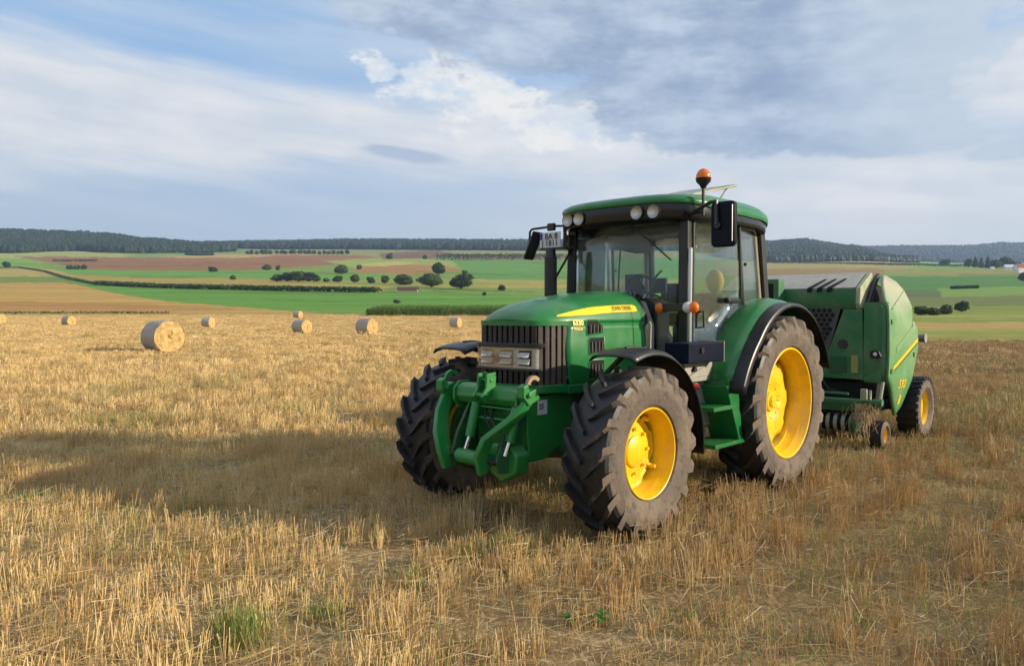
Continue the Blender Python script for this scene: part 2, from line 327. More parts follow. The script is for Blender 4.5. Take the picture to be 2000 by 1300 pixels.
# ---------------------------------------------------------------- mesh builder
class MB:
    def __init__(s): s.V = []; s.F = []; s.M = []
    def add(s, vs, fs, mi=0, T=None):
        b = len(s.V)
        for p in vs:
            s.V.append(tuple(T @ Vector(p)) if T is not None else tuple(p))
        for f in fs: s.F.append(tuple(i + b for i in f)); s.M.append(mi)
        return s
    def hexa(s, p, mi=0, T=None):
        return s.add(p, [(0, 3, 2, 1), (4, 5, 6, 7), (0, 1, 5, 4), (1, 2, 6, 5), (2, 3, 7, 6), (3, 0, 4, 7)], mi, T)
    def box(s, x0, x1, y0, y1, z0, z1, mi=0, T=None):
        return s.hexa([(x0, y0, z0), (x1, y0, z0), (x1, y1, z0), (x0, y1, z0), (x0, y0, z1), (x1, y0, z1), (x1, y1, z1), (x0, y1, z1)], mi, T)
    def cyl(s, p0, p1, r0, r1=None, n=16, caps=True, mi=0):
        if r1 is None: r1 = r0
        p0 = Vector(p0); p1 = Vector(p1); d = (p1 - p0).normalized()
        a = d.orthogonal().normalized(); b = d.cross(a)
        vs = []
        for p, r in ((p0, r0), (p1, r1)):
            for i in range(n):
                t = 2 * PI * i / n; vs.append(p + a * (r * math.cos(t)) + b * (r * math.sin(t)))
        fs = [(i, (i + 1) % n, n + (i + 1) % n, n + i) for i in range(n)]
        if caps: fs += [tuple(range(n - 1, -1, -1)), tuple(range(n, 2 * n))]
        return s.add(vs, fs, mi)
    def tube(s, pts, r, n=8, mi=0, closed=False):
        pts = [Vector(p) for p in pts]; m = len(pts)
        rs = r if isinstance(r, (list, tuple)) else [r] * m
        vs = []; a = None
        for i, p in enumerate(pts):
            q0 = pts[i - 1] if (i > 0 or closed) else p; q1 = pts[(i + 1) % m] if (i < m - 1 or closed) else p
            d = (q1 - q0).normalized()
            if a is None: a = d.orthogonal().normalized()
            a = (a - d * a.dot(d)).normalized(); b = d.cross(a)
            for k in range(n):
                t = 2 * PI * k / n; vs.append(p + (a * math.cos(t) + b * math.sin(t)) * rs[i])
        fs = []
        for i in range(m if closed else m - 1):
            j = (i + 1) % m
            for k in range(n): fs.append((i * n + k, i * n + (k + 1) % n, j * n + (k + 1) % n, j * n + k))
        if not closed: fs += [tuple(range(n - 1, -1, -1)), tuple(range((m - 1) * n, m * n))]
        return s.add(vs, fs, mi)
    def lathe(s, prof, c, n=48, axis='y', mi=0, a0=0.0, a1=2 * PI, mis=None):
        """prof: (axial, radius); full turn unless a0..a1 given"""
        full = abs(a1 - a0 - 2 * PI) < 1e-6; k = n if full else n + 1; m = len(prof)
        vs = []
        for i in range(k):
            t = a0 + (a1 - a0) * i / n; ct, st = math.cos(t), math.sin(t)
            for a, r in prof:
                if axis == 'y': vs.append((c[0] + r * ct, c[1] + a, c[2] + r * st))
                elif axis == 'x': vs.append((c[0] + a, c[1] + r * ct, c[2] + r * st))
                else: vs.append((c[0] + r * ct, c[1] + r * st, c[2] + a))
        b = len(s.V); s.V += vs
        for i in range(n):
            j = (i + 1) % k
            for q in range(m - 1):
                s.F.append((b + i * m + q, b + i * m + q + 1, b + j * m + q + 1, b + j * m + q)); s.M.append(mis[q] if mis else mi)
        return s
    def prism(s, poly, plane, d0, d1, mi=0, T=None):
        n = len(poly)
        def P(p, d):
            return (p[0], d, p[1]) if plane == 'xz' else ((d, p[0], p[1]) if plane == 'yz' else (p[0], p[1], d))
        vs = [P(p, d0) for p in poly] + [P(p, d1) for p in poly]
        fs = [tuple(range(n - 1, -1, -1)), tuple(range(n, 2 * n))] + [(i, (i + 1) % n, n + (i + 1) % n, n + i) for i in range(n)]
        return s.add(vs, fs, mi, T)
    def grid(s, fn, nu, nv, mi=0, wrapu=False):
        b = len(s.V)
        for i in range(nu + (0 if wrapu else 1)):
            for j in range(nv + 1): s.V.append(tuple(fn(i / nu, j / nv)))
        k = nv + 1; tot = nu if wrapu else nu + 1
        for i in range(nu):
            for j in range(nv):
                i2 = (i + 1) % tot
                s.F.append((b + i * k + j, b + i2 * k + j, b + i2 * k + j + 1, b + i * k + j + 1)); s.M.append(mi)
        return s
    def ball(s, c, r, n=16, mi=0, z0=-1.0, z1=1.0):
        rx, ry, rz = r if isinstance(r, (tuple, list)) else (r, r, r)
        a, b = math.asin(z0), math.asin(z1)
        return s.grid(lambda u, v: (c[0] + rx * math.cos(a + (b - a) * v) * math.cos(2 * PI * u), c[1] + ry * math.cos(a + (b - a) * v) * math.sin(2 * PI * u), c[2] + rz * math.sin(a + (b - a) * v)), n, n // 2, mi, wrapu=True)
    def build(s, name, mats, parent=None, bevel=0.0, smooth=35, solid=0.0, seg=2, fixn=True):
        me = bpy.data.meshes.new(name); me.from_pydata(s.V, [], s.F)
        for m_ in (mats if isinstance(mats, (list, tuple)) else [mats]): me.materials.append(MATS[m_])
        me.polygons.foreach_set('material_index', s.M)
        if fixn:
            bm = bmesh.new(); bm.from_mesh(me); bmesh.ops.remove_doubles(bm, verts=bm.verts, dist=1e-5)
            bmesh.ops.recalc_face_normals(bm, faces=bm.faces); bm.to_mesh(me); bm.free()
        if smooth:
            me.shade_smooth(); me.set_sharp_from_angle(angle=R(smooth))
        o = bpy.data.objects.new(name, me); COL.objects.link(o)
        if parent is not None: o.parent = parent
        if solid:
            sm = o.modifiers.new('solid', 'SOLIDIFY'); sm.thickness = solid; sm.offset = 0
        if bevel:
            bv = o.modifiers.new('bevel', 'BEVEL'); bv.width = bevel; bv.segments = seg; bv.limit_method = 'ANGLE'; bv.angle_limit = R(40); bv.harden_normals = True
        return o

def mesh_np(name, V, F, mats, parent=None, smooth=False, mi=None):
    """fast mesh from numpy arrays; F is (n,3) or (n,4)"""
    me = bpy.data.meshes.new(name); V = np.asarray(V, np.float32); F = np.asarray(F, np.int32)
    k = F.shape[1]; me.vertices.add(len(V)); me.vertices.foreach_set('co', V.ravel())
    me.loops.add(F.size); me.loops.foreach_set('vertex_index', F.ravel())
    me.polygons.add(len(F)); me.polygons.foreach_set('loop_start', np.arange(0, F.size, k, dtype=np.int32))
    if mi is not None: me.polygons.foreach_set('material_index', np.asarray(mi, np.int32))
    me.polygons.foreach_set('use_smooth', np.full(len(F), bool(smooth)))
    for m_ in (mats if isinstance(mats, (list, tuple)) else [mats]): me.materials.append(MATS[m_])
    me.update(calc_edges=True); me.validate()
    o = bpy.data.objects.new(name, me); COL.objects.link(o)
    if parent is not None: o.parent = parent
    return o

def empty(name, loc=(0, 0, 0), rz=0.0):
    o = bpy.data.objects.new(name, None); COL.objects.link(o); o.location = loc; o.rotation_euler = (0, 0, rz)
    o.empty_display_size = 0.2
    return o
def tag(o, label=None, cat=None, group=None, kind=None):
    if label: o['label'] = label
    if cat: o['category'] = cat
    if group: o['group'] = group
    if kind: o['kind'] = kind
    return o
def text_mesh(txt, size, bold=0.0, spacing=1.0):
    """vertices/faces of a word in its own plane (u right, v up), centred"""
    cu = bpy.data.curves.new('lettering', 'FONT'); cu.body = txt; cu.size = size; cu.align_x = 'CENTER'; cu.align_y = 'CENTER'
    cu.offset = bold; cu.space_character = spacing; cu.resolution_u = 3
    o = bpy.data.objects.new('lettering', cu); COL.objects.link(o)
    dg = bpy.context.evaluated_depsgraph_get(); me = bpy.data.meshes.new_from_object(o.evaluated_get(dg))
    V = [tuple(v.co) for v in me.vertices]; F = [tuple(p.vertices) for p in me.polygons]
    bpy.data.objects.remove(o); bpy.data.curves.remove(cu); bpy.data.meshes.remove(me)
    return V, F
# ================================================================ TERRAIN
PXC = np.array([-400, 0, 150, 210, 290, 420, 530, 700, 1000, 1300, 1500, 1570, 1650, 1780, 1870, 1960, 2100, 2500.])
KD = np.array([46, 80, 112, 130, 150, 200, 300, 375, 500, 800, 1150, 1450, 1750, 2300, 2900, 3800, 5200.])
_L = [667.48, 644.75, 635.96, 627, 618, 605, 582, 567, 550, 525, 507]
_Rr = [667.48, 644.75, 635.96, 628, 620, 608, 585, 573, 556, 535, 519]
TAB = np.array([
    _L + [488, 460, 461, 470, 486, 520],      # -400
    _L + [488, 460, 462, 470, 486, 520],      # 0
    _L + [490, 464, 466, 472, 486, 520],      # 150
    _L + [492, 468, 470, 474, 486, 520],      # 210
    _L + [494, 478, 480, 482, 488, 520],      # 290
    _L + [496, 487, 481, 484, 490, 520],      # 420
    _L + [496, 489, 479, 482, 490, 520],      # 530
    _L + [496, 489, 476, 480, 490, 520],      # 700
    _L + [496, 489, 477, 480, 490, 520],      # 1000
    _L + [496, 489, 478, 481, 490, 520],      # 1300
    _Rr + [514, 500, 479, 488, 496, 520],     # 1500
    _Rr + [514, 498, 475, 486, 494, 520],     # 1570
    _Rr + [514, 502, 486, 492, 488, 520],     # 1650
    _Rr + [515, 513, 514, 512, 485, 520],     # 1780
    _Rr + [516, 518, 519, 514, 485, 520],     # 1870
    _Rr + [517, 519, 520, 514, 480, 520],     # 1960
    _Rr + [517, 519, 520, 514, 478, 520],     # 2100
    _Rr + [517, 519, 520, 514, 478, 520],     # 2500
])
LKD = np.log(KD)
def row_at(d, px):
    """image row of the ground at depth d seen in column px (arrays)"""
    d = np.asarray(d, float); px = np.clip(np.asarray(px, float), PXC[0], PXC[-1])
    d, px = np.broadcast_arrays(d, px)
    out = HROW + FPX * CAM_H / np.maximum(d, 0.3)
    far = d > KD[0]
    if far.any():
        ld = np.clip(np.log(np.maximum(d, 1e-3)), LKD[0], LKD[-1])
        i = np.clip(np.searchsorted(LKD, ld) - 1, 0, len(KD) - 2); t = (ld - LKD[i]) / (LKD[i + 1] - LKD[i])
        j = np.clip(np.searchsorted(PXC, px) - 1, 0, len(PXC) - 2); s = (px - PXC[j]) / (PXC[j + 1] - PXC[j]); s = s * s * (3 - 2 * s)
        r = (TAB[j, i] * (1 - t) + TAB[j, i + 1] * t) * (1 - s) + (TAB[j + 1, i] * (1 - t) + TAB[j + 1, i + 1] * t) * s
        out = np.where(far, r, out)
    return out
def px_of(x, y):
    a = np.clip(np.arctan2(x, y), -R(40), R(40)); return 1000 + FPX * np.tan(a)
def depth_of(x, y):
    a = np.abs(np.arctan2(x, y)); return np.hypot(x, y) * np.where(a < R(40), np.cos(a), math.cos(R(40)))
def ground_z(x, y):
    x = np.asarray(x, float); y = np.asarray(y, float)
    d = depth_of(x, y); px = px_of(x, y)
    z = CAM_H - (row_at(d, px) - HROW) * d / FPX
    return np.where(d <= KD[0], 0.0, z)
_dd = np.exp(np.linspace(math.log(3), math.log(5000), 4000))
def place(px, row):
    """ground point seen at photo column px and row"""
    rr = row_at(_dd, np.full_like(_dd, px)); k = np.argmax(rr <= row)
    d = _dd[k]; x = (px - 1000) / FPX * d
    return float(x), float(d), float(ground_z(x, d)), float(d)

def field_colour(px, row, d):
    """albedo of each point of the land: stubble near by, fields in strips beyond"""
    n = len(px); c = np.zeros((n, 3))
    def alb(rgb): q = np.array(s2l(rgb)) / 1.22; q[2] *= .72; return q
    near = np.array((0.29, 0.195, 0.09)); mid = np.array((0.56, 0.40, 0.15))
    t = np.clip((d - 14) / 45, 0, 1)[:, None]; c[:] = near * (1 - t) + mid * t
    far = (row < 613) | ((px > 1300) & (row < 664))
    c[far] = alb((128, 152, 88))
    def poly(pts, rgb, cond=far):
        P = np.array(pts, float); ins = np.zeros(n, bool)
        for a, b in zip(P, np.roll(P, -1, 0)):
            k = ((a[1] > row) != (b[1] > row))
            with np.errstate(divide='ignore', invalid='ignore'):
                xi = (b[0] - a[0]) * (row - a[1]) / (b[1] - a[1]) + a[0]
            ins ^= k & (px < xi)
        ins &= cond; c[ins] = alb(rgb)
    al = np.ones(n, bool)
    L = -400
    poly([(L, 470), (300, 492), (560, 480), (1350, 476), (1350, 502), (L, 500)], (146, 150, 108))
    poly([(L, 480), (130, 482), (260, 497), (220, 508), (L, 506)], (166, 172, 116))
    poly([(L, 503), (60, 505), (190, 514), (210, 524), (90, 524), (L, 522)], (128, 164, 84))
    poly([(30, 502), (330, 503), (450, 500), (700, 497), (760, 505), (690, 514), (560, 524), (480, 529), (190, 528), (110, 516)], (150, 110, 84))
    poly([(300, 502), (470, 505), (540, 500), (700, 494), (430, 497)], (182, 160, 116))
    poly([(240, 497), (420, 488), (600, 491), (480, 497)], (122, 152, 92))
    poly([(110, 526), (560, 530), (770, 537), (700, 546), (500, 545), (150, 536)], (108, 156, 80))
    poly([(630, 508), (760, 503), (920, 512), (880, 524), (700, 524)], (152, 166, 96))
    poly([(690, 522), (770, 517), (870, 520), (910, 530), (800, 536), (700, 532)], (166, 128, 92))
    poly([(690, 516), (770, 510), (820, 515), (740, 520)], (186, 178, 118))
    poly([(740, 494), (860, 491), (900, 500), (840, 506), (750, 506)], (128, 98, 90))
    poly([(880, 508), (1350, 500), (1350, 547), (930, 547), (900, 525)], (104, 150, 84))
    poly([(900, 500), (1350, 494), (1350, 503), (890, 509)], (160, 138, 100))
    poly([(920, 546), (1350, 545), (1350, 562), (940, 562)], (164, 158, 98))
    poly([(500, 546), (930, 548), (960, 562), (780, 562), (560, 552)], (150, 156, 92))
    poly([(120, 537), (500, 545), (760, 561), (740, 569), (400, 560), (180, 549)], (168, 150, 96))
    poly([(L, 522), (100, 526), (150, 540), (L, 542)], (178, 158, 108))
    poly([(L, 540), (150, 541), (180, 555), (L, 555)], (118, 140, 74))
    poly([(150, 556), (300, 561), (740, 570), (1060, 575), (1350, 577), (1350, 620), (900, 620), (700, 615), (560, 608), (420, 600), (270, 580)], (102, 149, 72))
    poly([(L, 552), (130, 553), (215, 570), (330, 588), (460, 600), (560, 607), (680, 614), (680, 616), (L, 616)], (188, 156, 100), al)
    poly([(L, 585), (260, 592), (440, 602), (500, 608), (L, 607)], (180, 138, 94), al)
    # thin uneven strips: tramlines, margins, different crops
    for i in range(150):
        p0 = rng.uniform(-300, 2200); r0 = rng.uniform(488, 612 if p0 < 1300 else 660); L_ = rng.uniform(60, 420); th_ = rng.uniform(.5, 1.6); sl = rng.normal(.012, .01)
        k = far & (px > p0) & (px < p0 + L_) & (np.abs(row - r0 - (px - p0) * sl) < th_); c[k] *= rng.uniform(.78, 1.10)
    # the strips on the right
    Q = 2600
    poly([(1400, 505), (Q, 505), (Q, 526), (1400, 526)], (130, 160, 92))
    poly([(1400, 508), (1740, 512), (1790, 519), (1760, 525), (1400, 525)], (166, 154, 104))
    poly([(1400, 524), (1730, 525), (1720, 540), (1400, 540)], (150, 126, 96))
    poly([(1730, 526), (1900, 528), (Q, 536), (Q, 541), (1730, 533)], (152, 142, 96))
    poly([(1400, 538), (Q, 540), (Q, 568), (1400, 568)], (88, 130, 76))
    poly([(1830, 562), (Q, 556), (Q, 574), (1830, 572)], (120, 156, 88))
    poly([(1400, 567), (1835, 567), (1835, 582), (1400, 582)], (100, 112, 86))
    poly([(1400, 580), (Q, 578), (Q, 600), (1400, 598)], (112, 124, 84))
    poly([(1400, 598), (Q, 597), (Q, 622), (1400, 618)], (130, 142, 72))
    poly([(1400, 617), (Q, 621), (Q, 634), (1400, 626)], (112, 138, 58))
    poly([(1400, 626), (Q, 634), (Q, 645), (1400, 642)], (172, 146, 96))
    poly([(1400, 642), (Q, 645), (Q, 664), (1400, 660)], (128, 142, 66))
    return c

def build_ground():
    az = np.concatenate([np.arange(-180, -44, 4.0), np.linspace(-43, 43, 470), np.arange(47, 180, 4.0)])
    az = R(1) * az; na = len(az)
    rad = np.concatenate([np.exp(np.linspace(math.log(0.25), math.log(44), 60)), np.exp(np.linspace(math.log(46), math.log(150), 60)),
                          np.exp(np.linspace(math.log(153), math.log(2400), 150)), np.exp(np.linspace(math.log(2450), math.log(4600), 24))])
    nr = len(rad)
    A, Rd = np.meshgrid(az, rad); fr = np.abs(A) < R(40)
    rr = Rd / np.where(fr, np.cos(A), math.cos(R(40)))
    X = rr * np.sin(A); Y = rr * np.cos(A)
    Z = ground_z(X, Y)
    px = px_of(X, Y); d = depth_of(X, Y); row = row_at(d, px)
    Z += np.where(d < 46, (np.sin(X * 1.7 + Y) * np.sin(Y * 1.3 - X * .6)) * 0.012, 0)
    colr = field_colour(px.ravel(), row.ravel() + 1.1 * np.sin(px.ravel() / 61.0) + .5 * np.sin(px.ravel() / 13.0 + row.ravel()) + rng.normal(0, .35, row.size), d.ravel())
    V = np.stack([X, Y, Z], -1).reshape(-1, 3)
    V = np.vstack([V, [[0, 0, 0]]]); colr = np.vstack([colr, colr[:1]])
    I = np.arange(nr * na).reshape(nr, na); J = np.roll(I, -1, 1)
    F = np.stack([I[:-1], I[1:], J[1:], J[:-1]], -1).reshape(-1, 4)
    F = F[:, ::-1]
    cap = np.stack([I[0], J[0], np.full(na, nr * na), np.full(na, nr * na)], -1)
    me = bpy.data.meshes.new('ground')
    nF = len(F); me.vertices.add(len(V)); me.vertices.foreach_set('co', V.astype(np.float32).ravel())
    loops = np.concatenate([F.ravel(), cap[:, [1, 0, 2]].ravel()]).astype(np.int32)
    me.loops.add(len(loops)); me.loops.foreach_set('vertex_index', loops)
    st = np.concatenate([np.arange(nF) * 4, nF * 4 + np.arange(na) * 3]).astype(np.int32)
    me.polygons.add(len(st)); me.polygons.foreach_set('loop_start', st); me.polygons.foreach_set('use_smooth', np.full(len(st), True))
    me.update(calc_edges=True); me.validate()
    at = me.color_attributes.new('land', 'FLOAT_COLOR', 'POINT')
    at.data.foreach_set('color', np.hstack([colr, np.ones((len(colr), 1))]).astype(np.float32).ravel())
    m = bpy.data.materials.new('land'); m.use_nodes = True; N = NT(m.node_tree)
    a = N.n('ShaderNodeVertexColor', layer_name='land'); g = N.n('ShaderNodeNewGeometry'); pos = g.outputs['Position']
    x, y, z = N.sep(pos); p2 = N.scale(pos, (1, 1, 0))
    fine = N.noise(p2, 14.0, 4, 0.7); mid = N.noise(p2, 1.1, 3, 0.65); big = N.noise(p2, 0.12, 2, 0.6)
    rows = N.noise(N.scale(pos, (0.05, 0.55, 0)), 1.0, 3, 0.6)
    rows2 = N.noise(N.scale(pos, (0.006, 0.05, 0)), 1.0, 4, 0.6)
    v = N.m('ADD', N.m('MULTIPLY', fine, 0.55), N.m('MULTIPLY', mid, 0.45))
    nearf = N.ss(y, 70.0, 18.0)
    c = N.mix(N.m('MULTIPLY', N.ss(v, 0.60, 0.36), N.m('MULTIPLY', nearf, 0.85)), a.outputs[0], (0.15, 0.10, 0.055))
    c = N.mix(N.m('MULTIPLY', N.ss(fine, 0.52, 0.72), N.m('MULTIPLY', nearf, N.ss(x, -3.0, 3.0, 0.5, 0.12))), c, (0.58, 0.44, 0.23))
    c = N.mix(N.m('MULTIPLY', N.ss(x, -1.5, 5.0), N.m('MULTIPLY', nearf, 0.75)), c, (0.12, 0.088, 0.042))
    # crossing bits of chaff on the soil
    for ang, sc_, sd in ((0.4, 38.0, 1.0), (1.7, 33.0, 4.0), (2.6, 41.0, 9.0)):
        ca, sa = math.cos(ang), math.sin(ang)
        q = N.xyz(N.m('MULTIPLY', N.m('ADD', N.m('MULTIPLY', x, ca), N.m('MULTIPLY', y, sa)), 0.16), N.m('SUBTRACT', N.m('MULTIPLY', y, ca), N.m('MULTIPLY', x, sa)), sd)
        c = N.mix(N.m('MULTIPLY', N.ss(N.noise(q, sc_, 1, 0.6), 0.60, 0.68), N.m('MULTIPLY', nearf, N.ss(x, -3.0, 3.0, 0.7, 0.18))), c, (0.62, 0.48, 0.26))
    c = N.mix(N.m('MULTIPLY', N.ss(mid, 0.54, 0.70), N.m('MULTIPLY', nearf, N.ss(x, -2.0, 4.0, 0.2, 0.6))), c, (0.16, 0.17, 0.06))
    stub = N.ss(y, 230.0, 150.0)
    c = N.mix(N.m('MULTIPLY', N.ss(big, 0.50, 0.66), N.m('MULTIPLY', stub, 0.32)), c, (0.36, 0.37, 0.12))
    c = N.mix(N.m('MULTIPLY', N.ss(rows, 0.45, 0.68), N.m('MULTIPLY', stub, 0.42)), c, (0.42, 0.31, 0.13))
    c = N.mix(N.m('MULTIPLY', N.ss(rows, 0.50, 0.30), N.m('MULTIPLY', stub, 0.30)), c, (0.74, 0.57, 0.28))
    c = N.mix(0.55, c, N.mix(rows2, (0.62, 0.62, 0.62), (1.35, 1.33, 1.28)), 'MULTIPLY') if False else c
    k = N.m('ADD', 0.62, N.m('MULTIPLY', rows2, 0.76)); k2 = N.m('ADD', 0.84, N.m('MULTIPLY', N.noise(p2, 0.03, 3, 0.6), 0.32))
    kk = N.m('MULTIPLY', k, k2); c = N.mix(1.0, c, N.xyz(kk, kk, kk), 'MULTIPLY')
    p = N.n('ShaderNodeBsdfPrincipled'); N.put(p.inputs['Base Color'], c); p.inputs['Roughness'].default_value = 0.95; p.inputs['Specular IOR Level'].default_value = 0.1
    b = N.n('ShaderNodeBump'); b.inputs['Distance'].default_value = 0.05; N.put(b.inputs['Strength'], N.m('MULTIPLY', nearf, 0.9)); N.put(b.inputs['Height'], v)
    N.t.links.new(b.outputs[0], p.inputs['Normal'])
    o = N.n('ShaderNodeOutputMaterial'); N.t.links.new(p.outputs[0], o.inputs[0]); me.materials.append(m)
    ob = bpy.data.objects.new('ground', me); COL.objects.link(ob)
    tag(ob, 'stubble field running into green and brown fields on rising land', kind='structure')
    return ob
build_ground()

# ---------------------------------------------------------------- stubble: clumps of straw set on points
HD = Vector((-0.67998, -0.73323, 0)); LF = Vector((0.73323, -0.67998, 0))
TR_O = Vector((1.86345, 8.13798, 0)) + LF * 0.035
def straw_clump(seed, n_st, n_lit, rad, hmin, hmax, th, green=0, row=False):
    r = np.random.default_rng(seed); V = []; F = []; M = []
    def prism3(p, q, t0, t1, mi):
        b = len(V); d = np.array(q) - np.array(p); L = np.linalg.norm(d) + 1e-9; d = d / L
        a = np.cross(d, [0.3, 0.8, 0.5]); a /= np.linalg.norm(a); c = np.cross(d, a)
        for e, t in ((p, t0), (q, t1)):
            for k in range(3):
                w = 2 * PI * k / 3; V.append(np.array(e) + (a * math.cos(w) + c * math.sin(w)) * t)
        for k in range(3): F.append((b + k, b + (k + 1) % 3, b + 3 + (k + 1) % 3, b + 3 + k)); M.append(mi)
    tufts = [np.array([r.uniform(-rad, rad), r.normal(0, rad * .16) if row else r.uniform(-rad, rad)]) for _ in range(max(3, n_st // 4))]
    for i in range(n_st):
        c = tufts[i % len(tufts)] + r.normal(0, rad * 0.09, 2)
        h = r.uniform(hmin, hmax); ln = r.normal(0, 0.10 if r.random() < 0.86 else 0.45, 2)
        q = np.array([c[0] + ln[0] * h, c[1] + ln[1] * h, h * (1 - 0.3 * min(1, np.abs(ln).max()))])
        t = th * r.uniform(0.7, 1.25); prism3((c[0], c[1], -0.02), q, t, t * 0.8, 0)
    for i in range(n_lit):
        c = r.uniform(-rad * 1.15, rad * 1.15, 2); a = r.uniform(0, 2 * PI); L = r.uniform(0.04, 0.17) * (1 + rad)
        z0 = r.uniform(0.006, hmax * 0.55); z1 = max(0.006, z0 + r.normal(0, 0.035))
        prism3((c[0], c[1], z0), (c[0] + math.cos(a) * L, c[1] + math.sin(a) * L, z1), th * 0.75, th * 0.55, 1)
    for i in range(green):
        c = r.uniform(-rad, rad, 2); h = r.uniform(0.05, hmax * 0.95); a = r.uniform(0, 2 * PI); w = th * 1.1
        dx, dy = math.cos(a), math.sin(a); bend = r.uniform(0.1, 0.6) * h; b = len(V)
        for t, ww in ((0, 1), (0.55, 0.9), (1, 0.12)):
            px_, py_, pz_ = c[0] + dx * bend * t * t, c[1] + dy * bend * t * t, h * t
            V.append((px_ - dy * w * ww, py_ + dx * w * ww, pz_)); V.append((px_ + dy * w * ww, py_ - dx * w * ww, pz_))
        F.append((b, b + 1, b + 3, b + 2)); F.append((b + 2, b + 3, b + 5, b + 4)); M.extend((2, 2))
    return np.array(V), np.array(F), M

def stubble_kind(prefix, specs):
    col = bpy.data.collections.new(prefix)
    for i, sp in enumerate(specs):
        V, F, M = straw_clump(*sp); o = mesh_np('%s_%02d' % (prefix, i), V, F, ['straw', 'straw_litter', 'leaf_weed'], mi=M)
        COL.objects.unlink(o); col.objects.link(o)
    return col
def scatter_object(name, pts, rots, scl, idx, col, label, cat=None):
    me = bpy.data.meshes.new(name); n = len(pts); me.vertices.add(n); me.vertices.foreach_set('co', np.asarray(pts, np.float32).ravel())
    a = me.attributes.new('rot', 'FLOAT_VECTOR', 'POINT'); a.data.foreach_set('vector', np.asarray(rots, np.float32).ravel())
    a = me.attributes.new('scl', 'FLOAT_VECTOR', 'POINT'); a.data.foreach_set('vector', np.asarray(scl, np.float32).ravel())
    a = me.attributes.new('pick', 'INT', 'POINT'); a.data.foreach_set('value', np.asarray(idx, np.int32))
    o = bpy.data.objects.new(name, me); COL.objects.link(o)
    ng = bpy.data.node_groups.new(name, 'GeometryNodeTree')
    ng.interface.new_socket('Geometry', in_out='INPUT', socket_type='NodeSocketGeometry'); ng.interface.new_socket('Geometry', in_out='OUTPUT', socket_type='NodeSocketGeometry')
    gi = ng.nodes.new('NodeGroupInput'); go = ng.nodes.new('NodeGroupOutput'); ip = ng.nodes.new('GeometryNodeInstanceOnPoints'); ci = ng.nodes.new('GeometryNodeCollectionInfo')
    ci.inputs['Collection'].default_value = col; ci.inputs['Separate Children'].default_value = True; ci.inputs['Reset Children'].default_value = True
    def na(nm, typ):
        q = ng.nodes.new('GeometryNodeInputNamedAttribute'); q.data_type = typ; q.inputs['Name'].default_value = nm; return q.outputs['Attribute']
    er = ng.nodes.new('FunctionNodeEulerToRotation'); L = ng.links
    L.new(na('rot', 'FLOAT_VECTOR'), er.inputs[0]); L.new(gi.outputs[0], ip.inputs['Points']); L.new(ci.outputs[0], ip.inputs['Instance'])
    ip.inputs['Pick Instance'].default_value = True; L.new(na('pick', 'INT'), ip.inputs['Instance Index'])
    L.new(er.outputs[0], ip.inputs['Rotation']); L.new(na('scl', 'FLOAT_VECTOR'), ip.inputs['Scale']); L.new(ip.outputs[0], go.inputs[0])
    md = o.modifiers.new('scatter', 'NODES'); md.node_group = ng
    tag(o, label, cat, kind='stuff')
    return o
